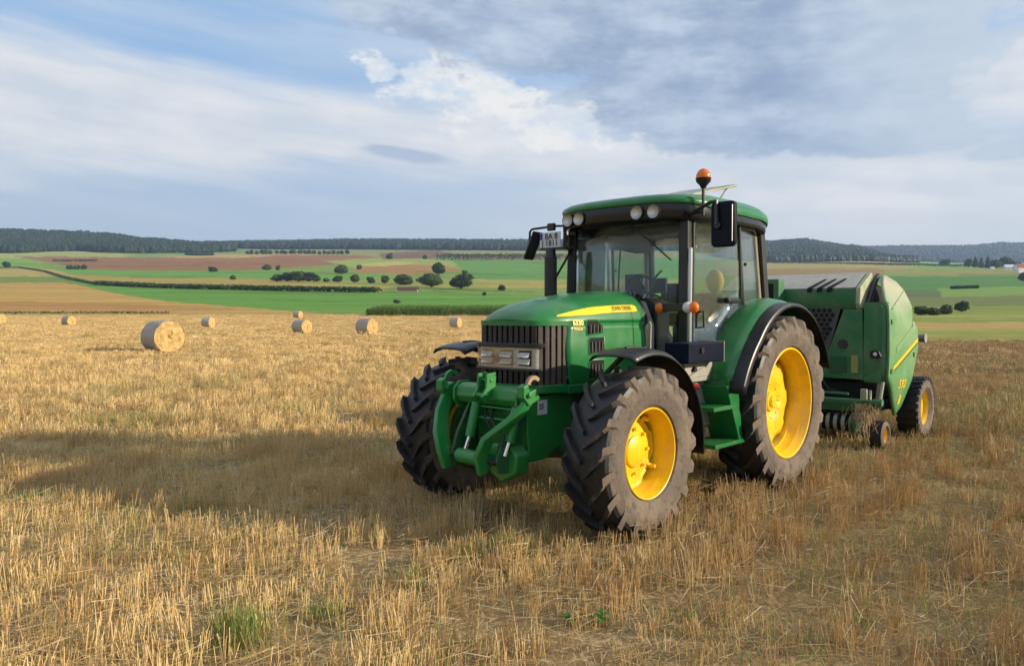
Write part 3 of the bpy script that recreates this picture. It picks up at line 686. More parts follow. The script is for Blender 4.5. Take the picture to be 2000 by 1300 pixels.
def build_stubble():
    zones = [  # r0, r1, clumps per m2, radius, stalks, litter, hmin, hmax, thickness, az limit
        (1.2, 10, 26.0, 0.20, 34, 9, 0.07, 0.175, 0.0019, 48, 'stubble'),
        (10, 24, 15.0, 0.24, 36, 10, 0.07, 0.18, 0.0029, 44, 'stubble_middle'),
        (24, 60, 3.4, 0.42, 46, 22, 0.07, 0.18, 0.0070, 42, 'stubble_far'),
        (60, 175, 0.55, 0.9, 50, 24, 0.06, 0.16, 0.017, 40, 'stubble_distant')]
    for zi, (r0, r1, dens, rad, ns, nl, h0, h1, th, azl, nm) in enumerate(zones):
        specs = [(100 * zi + k, ns, nl, rad, h0, h1, th, 2 if k % 3 == 0 else 0, zi < 2) for k in range(7)]
        specs += [(100 * zi + 50, int(ns * .5), nl * 2, rad, h0, h1 * .8, th, 10), (100 * zi + 51, int(ns * .75), int(nl * 2.2), rad, h0 * .6, h1 * .75, th, 10),
                  (100 * zi + 52, int(ns * .6), nl, rad, h0, h1, th, 26)]
        col = stubble_kind(nm, specs)
        A = R(azl); area = A * (r1 * r1 - r0 * r0); n = int(area * dens)
        az = rng.uniform(-A, A, n); rr = np.sqrt(rng.uniform(r0 * r0, r1 * r1, n))
        x = rr * np.sin(az); y = rr * np.cos(az)
        px = px_of(x, y); row = row_at(depth_of(x, y), px)
        keep = ~((px > 1250) & (row < 668)) & (row > 614.3)
        x, y = x[keep], y[keep]; n = len(x); z = ground_z(x, y)
        if zi < 2:       # sown in drilled rows along the tractor's way
            l0 = (x - TR_O.x) * LF.x + (y - TR_O.y) * LF.y; sp = .145 if zi == 0 else .17
            sh_ = (np.round(l0 / sp) * sp - l0) * np.where(rng.random(n) < .82, 1.0, 0.0) + rng.normal(0, .014, n); x = x + LF.x * sh_; y = y + LF.y * sh_
        # wheel tracks: lower, laid straw
        lx = (x - TR_O.x) * HD.x + (y - TR_O.y) * HD.y; ly = (x - TR_O.x) * LF.x + (y - TR_O.y) * LF.y
        lyw = ly + 0.25 * np.sin(lx * .35)
        track = ((np.abs(lyw - 2.55) < .33) | (np.abs(lyw - 4.35) < .33) | (np.abs(lyw + 3.3) < .3) | (np.abs(lyw + 5.2) < .3)) | ((np.abs(np.abs(ly) - .9) < .3) & (lx < -.6))
        nz = np.sin(x * .9 + 2.1 * np.sin(y * .37)) * np.sin(y * .8 + 1.7 * np.sin(x * .31 + 1)) + .35 * np.sin(x * 2.7 + y * 1.9)
        pick = rng.integers(0, 7, n)
        u = rng.random(n)
        pick = np.where((nz > .62) & (u < .62), 7, pick); pick = np.where((nz < -.72) & (u < .4), 8, pick)
        gz = np.sin(x * .55 - y * .8 + 1.3) + .7 * np.sin(x * 1.9 + y * 1.1)
        pick = np.where((gz + np.clip(x * .13, -.2, .85) > 1.05) & (u > .45), 9, pick); pick = np.where(track & (u < .35), 8, pick); pick = np.where(track & (u > .8), 9, pick)
        s = rng.uniform(.85, 1.25, n); sz = s * rng.uniform(.75, 1.2, n) * np.where(track, .68, 1.0)
        tilt = rng.normal(0, .07, (n, 2)); rot = np.stack([tilt[:, 0], tilt[:, 1], np.where(pick < 7, math.atan2(HD.y, HD.x) + rng.normal(0, .10, n) + PI * rng.integers(0, 2, n), rng.uniform(0, 2 * PI, n)) if zi < 2 else rng.uniform(0, 2 * PI, n)], -1)
        lab = ['cut straw stubble standing in the nearest part of the field', 'cut straw stubble around and behind the tractor', 'cut straw stubble between the tractor and the nearest bale', 'thin distant stubble around the far bales'][zi]
        scatter_object('straw_' + nm, np.stack([x, y, z], -1), rot, np.stack([s, s, sz], -1), pick, col, lab)
build_stubble()

# ================================================================ TREES, HEDGES, WOODS
def leaf_cloud(r, lobes, n, size):
    """n small bent leaf patches spread over and inside lobes (cx,cy,cz,rx,ry,rz)"""
    lobes = np.array(lobes); w = lobes[:, 3] * lobes[:, 4] + lobes[:, 3] * lobes[:, 5]; k = r.choice(len(lobes), n, p=w / w.sum())
    d = r.normal(size=(n, 3)); d /= np.linalg.norm(d, axis=1)[:, None]
    rad = 1.04 - np.abs(r.normal(0, .22, n)) + .10 * np.sin(d[:, 0] * 7 + k) * np.sin(d[:, 2] * 6 + k * 2); c = lobes[k, :3] + d * rad[:, None] * lobes[k, 3:]
    a = r.normal(size=(n, 3)); a -= d * (a * d).sum(1)[:, None] * .6; a /= np.linalg.norm(a, axis=1)[:, None]
    b = np.cross(d + r.normal(0, .5, (n, 3)), a); b /= np.linalg.norm(b, axis=1)[:, None] + 1e-9
    s = size * r.uniform(.6, 1.4, n)[:, None]
    V = np.stack([c - a * s - b * s * .4, c + a * s * .2 - b * s, c + a * s + b * s * .3, c - a * s * .1 + b * s], 1).reshape(-1, 3)
    return V, np.arange(n * 4).reshape(-1, 4)
def make_tree(px, row, wpx, hpx, label, name='field_tree', group='trees between the far fields', kind=0, shape='round', cat='tree'):
    x, d, z, _ = place(px, row); w = wpx * d / FPX; h = hpx * d / FPX
    r = np.random.default_rng(int(px * 13 + row * 7)); t = empty(name, (x, d, z), r.uniform(0, 6.28))
    tag(t, label, cat, group)
    th = h * (.10 if shape == 'round' else .08); lob = []
    if shape == 'bush': th = h * .02
    if shape == 'cone':
        for i in range(7):
            f = i / 6.0; q = w / 2 * (1 - f * .85); lob.append((r.normal(0, w * .03), r.normal(0, w * .03), th + (h - th) * (.1 + .82 * f), q, q, h * .12))
    else:
        nl = 7 if wpx > 20 else 4
        for i in range(nl):
            a = r.uniform(0, 6.28); q = r.uniform(.12, .30) * w; f = r.uniform(.28, .80)
            rr = w * r.uniform(.20, .30); lob.append((math.cos(a) * q * 1.15, math.sin(a) * q * 1.15, th + (h - th) * f, rr, rr, min((h - th) * r.uniform(.2, .34), (h - th) * (1 - f))))
        lob.append((0, 0, th + (h - th) * .48, w * .36, w * .36, (h - th) * .50)); lob.append((0, 0, th + (h - th) * .3, w * .46, w * .46, (h - th) * .30))
        lob.append((-w * .24, 0, th + (h - th) * .36, w * .24, w * .24, (h - th) * .34)); lob.append((w * .24, 0, th + (h - th) * .36, w * .24, w * .24, (h - th) * .34))
    n = int(min(3600, max(420, wpx * hpx * 3.6)))
    V, F = leaf_cloud(r, lob, n, max(.18, .85 * d / FPX * 1.5)); V[:, 2] = np.maximum(V[:, 2], .05)
    mesh_np('crown', V, F, ['leaf_tree', 'leaf_olive', 'leaf_dark'][kind], t)
    tr = MB(); rt = max(.12, w * .035)
    tr.tube([(0, 0, -.4), (0.02 * w, 0, th * .6), (0, .02 * w, th + (h - th) * .45)], [rt * 1.3, rt, rt * .5], 7)
    for i in range(4):
        a = r.uniform(0, 6.28); tr.tube([(0, 0, th * .8), (math.cos(a) * w * .16, math.sin(a) * w * .16, th + (h - th) * .35), (math.cos(a) * w * .28, math.sin(a) * w * .28, th + (h - th) * .58)], [rt * .6, rt * .4, rt * .15], 5)
    tr.build('trunk', 'bark', t)
    return t
TREES = [  # px, base row, width, height, material, shape, label
    (541, 549.5, 26, 14, 0, 'round', 'low leftmost tree of the long dark grove in mid field'),
    (562, 549.5, 30, 18, 2, 'round', 'second tree from the left in the long dark grove'),
    (583, 550, 32, 20, 0, 'round', 'tallest middle tree of the long dark grove'),
    (603, 550, 28, 18, 2, 'round', 'second tree from the right in the long dark grove'),
    (618, 550, 18, 13, 0, 'round', 'small rightmost tree closing the long dark grove'),
    (638, 550.5, 13, 8, 0, 'bush', 'tiny bush just right of the long dark grove'),
    (660, 551, 18, 13, 2, 'round', 'small dark tree second right of the grove'),
    (667, 535, 29, 18, 0, 'round', 'broad tree standing higher up above the tree row, left'),
    (694, 552, 18, 17, 1, 'round', 'olive tree between the dark grove and the round trees'),
    (702, 526, 10, 8, 0, 'bush', 'small bush on the pale strip above the tree row'),
    (726, 553, 17, 12, 2, 'bush', 'squat round bush in the middle of the tree row'),
    (752, 554, 15, 16, 0, 'round', 'upright small tree in the middle of the tree row'),
    (790, 556, 41, 20, 0, 'bush', 'wide low bush left of the two large round trees'),
    (843, 561, 49, 28, 0, 'round', 'large tree in the tree row, left of the largest'),
    (858, 537, 26, 25, 2, 'round', 'tall tree on the slope above the two large round trees'),
    (900, 564, 48, 29, 2, 'round', 'largest round tree at the right end of the tree row'),
    (908, 537, 12, 9, 0, 'bush', 'small bush above the largest round tree'),
    (980, 567, 17, 11, 2, 'bush', 'lone bush on the green field left of the exhaust'),
    (946, 577, 8, 7, 2, 'bush', 'tiny lone bush in the bright green field'),
    (776, 592, 14, 7, 1, 'bush', 'low bush behind the left end of the maize'),
    (761, 506, 14, 11, 2, 'bush', 'far dark bush left of the brown far field'),
    (830, 506, 8, 8, 2, 'bush', 'far dark bush right of the brown far field'),
    (15, 522, 14, 11, 2, 'round', 'small tree on the path at the far left edge'),
    (136, 526, 12, 8, 2, 'bush', 'left bush of three below the brown field'),
    (150, 526, 14, 8, 0, 'bush', 'middle bush of three below the brown field'),
    (165, 526, 12, 9, 2, 'bush', 'right bush of three below the brown field'),
    (417, 531, 19, 10, 2, 'bush', 'wide dark bush at the lower edge of the brown field'),
    (456, 546, 13, 9, 0, 'bush', 'lone bush left of the long dark grove'),
    (522, 527, 18, 11, 1, 'bush', 'olive bush in the right part of the brown field'),
    (543, 528, 8, 10, 1, 'bush', 'thin bush beside the olive bush in the brown field'),
    (1800, 615, 26, 17, 0, 'bush', 'left bush of the cluster right of the baler'),
    (1824, 615.5, 26, 15, 2, 'bush', 'second bush of the cluster right of the baler'),
    (1846, 613.5, 26, 19, 1, 'bush', 'brownish bush of the cluster right of the baler'),
    (1878, 609, 27, 21, 2, 'round', 'round tree at the right of the bush cluster'),
    (1843, 519.5, 20, 14, 2, 'round', 'lone block shaped tree left of the village trees'),
    (1890, 522, 16, 17, 2, 'round', 'leftmost tree of the village row'),
    (1903, 522, 12, 20, 2, 'cone', 'second tree of the village row, narrow'),
    (1915, 523, 11, 20, 0, 'cone', 'third tree of the village row, narrow'),
    (1928, 524, 14, 23, 2, 'cone', 'tallest pointed tree of the village row'),
    (1944, 524, 22, 17, 0, 'round', 'rounded tree right of the pointed village trees'),
    (1964, 523, 30, 21, 2, 'round', 'large tree behind the pale roofed village house'),
    (1986, 526, 20, 14, 0, 'round', 'tree behind the red roofed village house'),
    (1997, 549, 20, 17, 2, 'round', 'dark tree in front of the village at the right edge'),
]
for px, row, w, h, k, shp, lab in TREES: make_tree(px, row, w, h, lab, 'field_tree' if shp != 'bush' else 'field_bush', 'trees and bushes between the far fields', k, shp, 'tree' if shp != 'bush' else 'bush')
_r = np.random.default_rng(4)
ORD = 'first second third fourth fifth sixth seventh eighth ninth tenth eleventh twelfth thirteenth fourteenth fifteenth sixteenth seventeenth eighteenth nineteenth twentieth'.split() + ['next to last', 'last']
for i in range(22):          # a far orchard line
    px = 484 + i * 9.3 + _r.uniform(-2, 2)
    make_tree(px, 496.5 + _r.uniform(-.6, .8), _r.uniform(6, 10), _r.uniform(6, 9), '%s small tree from the left in the far row below the wooded ridge' % ORD[i], 'orchard_tree', 'far row of small trees below the ridge', int(_r.integers(0, 3)), 'round')

def hedge(name, pts, hgt, width, label, material, n_per_m, size, group=None):
    """leafy band along ground points (px,row)"""
    P = [place(*p)[:3] for p in pts]; V = []; F = []; r = np.random.default_rng(len(name) + abs(int(pts[0][0])))
    for a, b in zip(P[:-1], P[1:]):
        L = math.dist(a[:2], b[:2]); n = max(12, int(L * n_per_m)); t = r.random(n); x = a[0] + (b[0] - a[0]) * t; y = a[1] + (b[1] - a[1]) * t + r.uniform(-width / 2, width / 2, n)
        x = x + r.uniform(-width / 4, width / 4, n)
        z = ground_z(x, y) + hgt * np.sqrt(r.random(n)) * r.uniform(.75, 1.05, n)
        c = np.stack([x, y, z], -1); ax = r.normal(size=(n, 3)); ax /= np.linalg.norm(ax, axis=1)[:, None]; bx = np.cross(ax, r.normal(size=(n, 3))); bx /= np.linalg.norm(bx, axis=1)[:, None]
        s = size * r.uniform(.6, 1.4, n)[:, None]
        q = np.stack([c - ax * s, c - bx * s * .7, c + ax * s, c + bx * s * .7], 1).reshape(-1, 3); V.append(q)
    V = np.concatenate(V); o = mesh_np(name, V, np.arange(len(V)).reshape(-1, 4), material)
    tag(o, label, 'hedge', kind=None, group=group); return o
hedge('hedge_row', [(-150, 527), (40, 523), (90, 531), (140, 546), (190, 556)], 1.3, 2.5, 'dark hedge line running down from the left edge', 'leaf_tree', 14, .5)
hedge('crop_strip', [(190, 556), (300, 562), (420, 565), (560, 568), (740, 571)], 2.3, 6, 'long dark strip of tall crop below the tan field', 'leaf_tree', 34, .62)
hedge('hedge_row', [(1857, 564.6), (1909, 563)], 1.5, 1.2, 'short dark hedge lying in the green field on the right', 'leaf_dark', 60, .6)
hedge('hedge_row', [(365, 499), (390, 499.5), (417, 499)], 4.5, 8, 'dark hedge high up left below the wooded ridge', 'leaf_dark', 40, 1.1)
hedge('hedge_row', [(106, 511), (150, 511), (192, 511)], 3.0, 5, 'thin dark hedge at the upper edge of the brown field', 'leaf_dark', 9, .8)
hedge('hedge_row', [(858, 507), (930, 508), (1010, 507), (1100, 507)], 9, 40, 'belt of dark trees in front of the central ridge', 'leaf_dark', 14, 1.2)
hedge('hedge_row', [(1480, 514), (1560, 515), (1690, 517), (1780, 519), (1890, 521.5)], 3.5, 8, 'dark hedge along the top of the right hand fields', 'leaf_dark', 10, .8)
hedge('grass_margin', [(-150, 613.2), (60, 613), (180, 612.6), (330, 613)], .55, 1.0, 'rough grass margin at the end of the stubble', 'leaf_olive', 26, .16)

def forest(name, region, n, hgt, label, seed):
    """region: (d0,d1,[px..],shape fn) -> blob shaped tree tops joined into one wood"""
    r = np.random.default_rng(seed); PXs, D = region(r, n)
    x = (PXs - 1000) / FPX * D; y = D; z = ground_z(x, y); n = len(x)
    nu = 6; lv = [(.0, .35), (.30, .95), (.62, .8), (.86, .42)]
    conic = r.random(n) < .12
    base = np.zeros((n, len(lv) * nu + 1, 3)); h = hgt * r.uniform(.75, 1.1, n); w = hgt * r.uniform(.28, .46, n)
    for i, (t, q) in enumerate(lv):
        qq = np.where(conic, (1.02 - t) * .85, q)
        for k in range(nu):
            a = 2 * PI * k / nu + r.uniform(0, .9, n); j = r.uniform(.75, 1.25, n)
            base[:, i * nu + k, 0] = np.cos(a) * w * qq * j; base[:, i * nu + k, 1] = np.sin(a) * w * qq * j; base[:, i * nu + k, 2] = h * t * r.uniform(.92, 1.08, n)
    base[:, -1, 2] = h * 1.02; base += np.stack([x, y, z - .5], -1)[:, None, :]
    fs = []
    for i in range(len(lv) - 1):
        for k in range(nu):
            a, b, c, d = i * nu + k, i * nu + (k + 1) % nu, (i + 1) * nu + (k + 1) % nu, (i + 1) * nu + k; fs += [(a, b, c), (a, c, d)]
    top = (len(lv) - 1) * nu
    for k in range(nu): fs.append((top + k, top + (k + 1) % nu, len(lv) * nu))
    fs = np.array(fs); m = base.shape[1]
    F = (fs[None] + (np.arange(n) * m)[:, None, None]).reshape(-1, 3)
    o = mesh_np(name, base.reshape(-1, 3), F, 'leaf_forest'); tag(o, label, None, kind='stuff'); return o
def reg(pxs, d0s, d1s):
    def f(r, n):
        px = r.uniform(pxs[0], pxs[-1], n); a = np.interp(px, pxs, d0s); b = np.interp(px, pxs, d1s); t = r.random(n) ** 1.3
        d = a + (b - a) * t; k = b - a > 5; return px[k], d[k]
    return f
forest('wood', reg([-350, 0, 40, 110, 160, 220, 290, 380, 460], [1330, 1330, 1340, 1420, 1440, 1400, 1420, 1480, 1600], [1850, 1850, 1850, 1850, 1850, 1850, 1850, 1830, 1800]), 5200, 17, 'wooded hill on the left skyline', 1)
forest('wood', reg([400, 480, 700, 1060, 1500], [1900, 1850, 1800, 1700, 1700], [2420, 2420, 2420, 2420, 2420]), 7600, 17, 'long dark wooded ridge in the middle of the skyline', 2)
forest('wood', reg([1390, 1500, 1600, 1700, 1790], [1500, 1480, 1500, 1560, 1700], [2400, 2400, 2400, 2380, 1760]), 5200, 16, 'wooded hill behind the tractor cab and baler', 3)
forest('wood', reg([1600, 1750, 1900, 2100, 2300], [3000, 2950, 2900, 2900, 2900], [3950, 3950, 3950, 3950, 3950]), 7000, 20, 'far blue wooded ridge on the right skyline', 5)

# maize standing behind the stubble
def build_maize():
    r = np.random.default_rng(21); V = []; F = []
    x0, y0, _, _ = place(712, 616.8); x1, y1, _, _ = place(1330, 618.5)
    for i in range(2600):
        t = r.random(); q = r.random() ** 1.6 * 11; x = x0 + (x1 - x0) * t + r.normal(0, .15) + q * .05; y = y0 + (y1 - y0) * t + q + r.normal(0, .1)
        edge = min(1, .55 + t * 14); z = float(ground_z(x, y)); h = r.uniform(1.75, 2.35) * edge
        b = len(V); V += [(x - .015, y, z), (x + .015, y, z), (x + .012, y, z + h), (x - .012, y, z + h)]; F.append((b, b + 1, b + 2, b + 3))
        for k in range(8):
            a = r.uniform(0, 6.28); zz = z + h * (.15 + .1 * k + r.uniform(-.03, .03)); L = r.uniform(.35, .65); dx, dy = math.cos(a), math.sin(a); w = .045
            pts = [(0, 0), (.45, .26), (.85, .20), (1.05, -.08)]; b = len(V)
            for (u, v), ww in zip(pts, (1, 1.2, .9, .15)):
                V += [(x + dx * u * L - dy * w * ww, y + dy * u * L + dx * w * ww, zz + v * L * 1.2), (x + dx * u * L + dy * w * ww, y + dy * u * L - dx * w * ww, zz + v * L * 1.2)]
            for j in range(3): F.append((b + 2 * j, b + 2 * j + 1, b + 2 * j + 3, b + 2 * j + 2))
    o = mesh_np('maize_crop', V, F, 'leaf_maize'); tag(o, 'block of green maize at the far edge of the stubble', 'crop', kind='stuff')
build_maize()

# ---------------------------------------------------------------- buildings
def house(name, px, row, wpx, depth, hw, hr, wallm, roofm, label, rz=0.0, wins=2, group=None):
    x, d, z, _ = place(px, row); w = wpx * d / FPX; t = empty(name, (x, d, z), rz); tag(t, label, 'house' if 'house' in name else 'shed', group)
    b = MB(); b.prism([(-w / 2, -.5), (w / 2, -.5), (w / 2, hw), (-w / 2, hw)], 'xz', -depth / 2, depth / 2); b.prism([(-depth / 2, hw), (depth / 2, hw), (0, hw + hr)], 'yz', -w / 2, w / 2); b.build('wall', wallm, t)
    rf = MB(); o_ = .4
    for s in (-1, 1):
        e = depth / 2 + o_; ze = hw - o_ * hr / (depth / 2)
        rf.hexa([(-w / 2 - o_, s * e, ze + .03), (w / 2 + o_, s * e, ze + .03), (w / 2 + o_, 0, hw + hr + .03), (-w / 2 - o_, 0, hw + hr + .03), (-w / 2 - o_, s * e, ze + .22), (w / 2 + o_, s * e, ze + .22), (w / 2 + o_, 0, hw + hr + .25), (-w / 2 - o_, 0, hw + hr + .25)])
    ro = rf.build('roof', roofm, t)
    if wins: MB().box(w * .2, w * .2 + .6, -.3, .3, hw + hr * .6, hw + hr + 1.0).build('chimney', 'brown_red', ro)
    for i in range(wins):
        cx = (i + .5) / wins * w - w / 2; f = MB().box(cx - .6, cx + .6, -depth / 2 - .06, -depth / 2 + .05, hw * .35, hw * .35 + 1.3).build('window', 'white_plate', t)
        MB().box(cx - .5, cx + .5, -depth / 2 - .09, -depth / 2 - .04, hw * .35 + .1, hw * .35 + 1.2).build('pane', 'dark_glass', f)
    return t
house('village_house', 1989, 532, 16, 9, 5.2, 4.0, 'house_wall', 'roof_red', 'white village house with red roof at the right edge', .15)
house('village_house', 1969, 527, 17, 8, 3.2, 3.2, 'house_wall', 'roof_pale', 'pale roofed village house below the large tree', -.1)
house('village_shed', 1936, 526, 6, 4, 2.0, .8, 'house_wall', 'house_wall', 'tiny white shed in front of the village trees', 0, 0)
house('field_shed', 797, 571, 38, 5, 1.5, 1.0, 'shed_wood', 'wood_dark', 'long low field shed in front of the tree row', .05, 0)
def mast():
    x, d, z, _ = place(1735, 518); t = MB().tube([(0, 0, 0), (0, 0, 12.0)], [.28, .18], 8); t.box(-1.2, 1.2, -.12, .12, 11.0, 11.25)
    o = t.build('pole', 'house_wall'); o.location = (x, d, z); tag(o, 'thin pale utility pole in front of the wooded hill', 'pole')
mast()
# ================================================================ TRACTOR  (local: x forward, y left, z up; origin below the rear axle)
HRZ = math.atan2(HD.y, HD.x)
TR = empty('tractor', tuple(TR_O), HRZ)
tag(TR, 'green farm tractor with yellow wheel rims and glazed cab standing on stubble', 'tractor')
FA = (2.43, 0.0, 0.622); RA = (0.0, 0.0, 0.79)

def tyre_mesh(Rr, Wd, rim, nl, lugh, delta, cy, side, lw):
    """agricultural tyre about the y axis at the origin; side=+1 outer face on +y"""
    hw = Wd / 2; Rc = Rr - lugh; b = MB(); dR = Rc - rim
    half = [(hw * .74, rim - .012), (hw * .80, rim + .012), (hw * .90, rim + .09 * dR), (hw * .985, rim + .30 * dR), (hw * 1.0, rim + .48 * dR), (hw * 1.012, rim + .52 * dR),
            (hw * 1.0, rim + .56 * dR), (hw * .97, rim + .75 * dR), (hw * .93, Rc - .045), (hw * .86, Rc - .016), (hw * .5, Rc), (0, Rc + .006)]
    prof = half + [(-a, r) for a, r in reversed(half[:-1])]
    mis = [0 if max(prof[i][1], prof[i + 1][1]) < Rc - .03 else 1 for i in range(len(prof) - 1)]
    b.lathe(prof, (0, 0, 0), 72, 'y', mis=mis)
    for sd in (-1, 1):
        for i in range(nl):
            ph0 = 2 * PI * (i + (.5 if sd > 0 else 0)) / nl; secs = []
            for t in (0, .22, .5, .78, .93, 1.04):
                a = sd * hw * (.02 + .955 * min(t, 1.0)); ph = ph0 + delta * (t ** 1.25)
                rt = Rr - .012 * t * t if t < 1 else Rc - .055; rb = Rc - .03 if t < .9 else Rc - .075
                if t > 1: a = sd * hw * 1.018; rb = Rc - .10
                w0 = (lw * (.72 + .5 * min(t, 1))) / Rr; w1 = w0 * .74
                if t == 0: w1 = w0 * .55
                ai = a * (.97 if t > .9 else 1)
                secs.append([(rb * math.cos(ph - w0), ai, rb * math.sin(ph - w0)), (rb * math.cos(ph + w0), ai, rb * math.sin(ph + w0)),
                             (rt * math.cos(ph + w1), a, rt * math.sin(ph + w1)), (rt * math.cos(ph - w1), a, rt * math.sin(ph - w1))])
            vs = [p for s in secs for p in s]; fs = [(0, 1, 2, 3)]
            for k in range(len(secs) - 1):
                q = 4 * k; fs += [(q, q + 1, q + 5, q + 4), (q + 1, q + 2, q + 6, q + 5), (q + 2, q + 3, q + 7, q + 6), (q + 3, q, q + 4, q + 7)]
            q = 4 * (len(secs) - 1); fs.append((q, q + 3, q + 2, q + 1)); base = len(b.V)
            b.add(vs, fs, 2)
            for j in range(len(b.M) - len(fs), len(b.M)): pass
            # the shoulder end of a lug is as dusty as the sidewall
            for j in range(6): b.M[-1 - j] = 0
    if side < 0: b.V = [(x, -y, z) for x, y, z in b.V]
    return b

def tractor_wheel(c, Rr, Wd, rim, nl, delta, lw, front, side, label=None):
    """wheel = dished centre disc; tyre, rim and hub are its pieces"""
    lip = Wd * .40; b = MB(); dep = .135 if front else .165
    n = 72; nsc = 4 if front else 8
    # scalloped disc, recessed behind the lip
    def dr(t):
        k = math.cos(nsc * t + (.4 if front else .2)); return rim * (.815 + (.05 if front else .045) * (1 if k > .25 else (-1 if k < -.25 else k / .25)))
    y0 = lip - dep
    pr = [(0.0, y0 - .01), (.12, y0 - .008), (.30, y0 - .006), (.55, y0 - .014), (.78, y0 - .03), (.92, y0 - .034), (1.0, y0 - .022)] if front else [(0.0, y0 - .04), (.30, y0 - .035), (.42, y0 - .01), (.60, y0 - .005), (.85, y0 - .03), (1.0, y0 - .05)]
    b.grid(lambda u, v: (lambda t, q: (dr(t) * q[0] * math.cos(t), q[1], dr(t) * q[0] * math.sin(t)))(2 * PI * u, (lambda w: (pr[w][0], pr[w][1]))(min(len(pr) - 1, int(round(v * (len(pr) - 1)))))), n, len(pr) - 1, wrapu=True)
    if side < 0: b.V = [(x, -y, z) for x, y, z in b.V]
    w = b.build('wheel', 'yellow', TR, smooth=30, solid=.014); w.location = c
    s = 1 if side > 0 else -1
    ty = tyre_mesh(Rr, Wd, rim, nl, .048 if not front else .042, delta, c[1], side, lw).build('tyre', ['rubber_dusty', 'rubber', 'rubber_lug'], w, smooth=28)
    r = MB()
    prof = [(lip - .04, rim * 1.0), (lip - .01, rim * 1.012), (lip + .008, rim * 1.016), (lip + .013, rim * 1.0), (lip + .010, rim * .978), (lip - .002, rim * .966), (lip - .045, rim * .955), (lip - .060, rim * .930), (lip - .085, rim * .918), (lip - .15, rim * .905), (lip - .165, rim * .878), (lip - .36, rim * .86)]
    r.lathe(prof, (0, 0, 0), 72, 'y'); r.lathe([(-lip, rim), (-lip + .05, rim * .93), (-lip + .06, rim * .86), (lip - .36, rim * .86)], (0, 0, 0), 48, 'y')
    if side < 0: r.V = [(x, -y, z) for x, y, z in r.V]
    r.build('rim', 'yellow', w, smooth=40)
    h = MB()
    if front:
        h.cyl((0, s * (y0 - .06), 0), (0, s * (y0 + .014), 0), .125, .118, 28); h.cyl((0, s * (y0 + .014), 0), (0, s * (y0 + .024), 0), .118, .10, 28)
        for k in range(8): t = 2 * PI * k / 8; h.cyl((.165 * math.cos(t), s * (y0 - .02), .165 * math.sin(t)), (.165 * math.cos(t), s * (y0 + .018), .165 * math.sin(t)), .014, n=6)
        for k in range(4):       # lugs that clamp the disc to the rim
            t = PI / 2 * k + .55; cx, cz = math.cos(t), math.sin(t)
            h.tube([(rim * .70 * cx, s * (y0 - .04), rim * .70 * cz), (rim * .86 * cx, s * (y0 + .0), rim * .86 * cz)], .022, 8)
            h.cyl((rim * .80 * cx, s * (y0 - .03), rim * .80 * cz), (rim * .80 * cx, s * (y0 + .035), rim * .80 * cz), .016, n=6)
    else:
        h.cyl((0, s * (y0 - .12), 0), (0, s * (y0 - .005), 0), .10, .095, 28); h.cyl((0, s * (y0 - .005), 0), (0, s * (y0 + .02), 0), .06, .05, 20)
        for k in range(8): t = 2 * PI * k / 8; h.cyl((.17 * math.cos(t), s * (y0 - .05), .17 * math.sin(t)), (.17 * math.cos(t), s * (y0 - .01), .17 * math.sin(t)), .017, n=6)
    h.build('hub', 'yellow', w, bevel=.003, smooth=35)
    if label: w['label'] = label
    return w
TRK = 0.905
tractor_wheel((FA[0], TRK, FA[2]), .638, .385, .333, 19, .34, .034, True, 1)
tractor_wheel((FA[0], -TRK - .04, FA[2]), .638, .385, .333, 19, .34, .034, True, -1)
tractor_wheel((0, TRK - .015, .79), .842, .44, .525, 21, .30, .040, False, 1)
tractor_wheel((0, -TRK + .015, .79), .842, .44, .525, 21, .30, .040, False, -1)

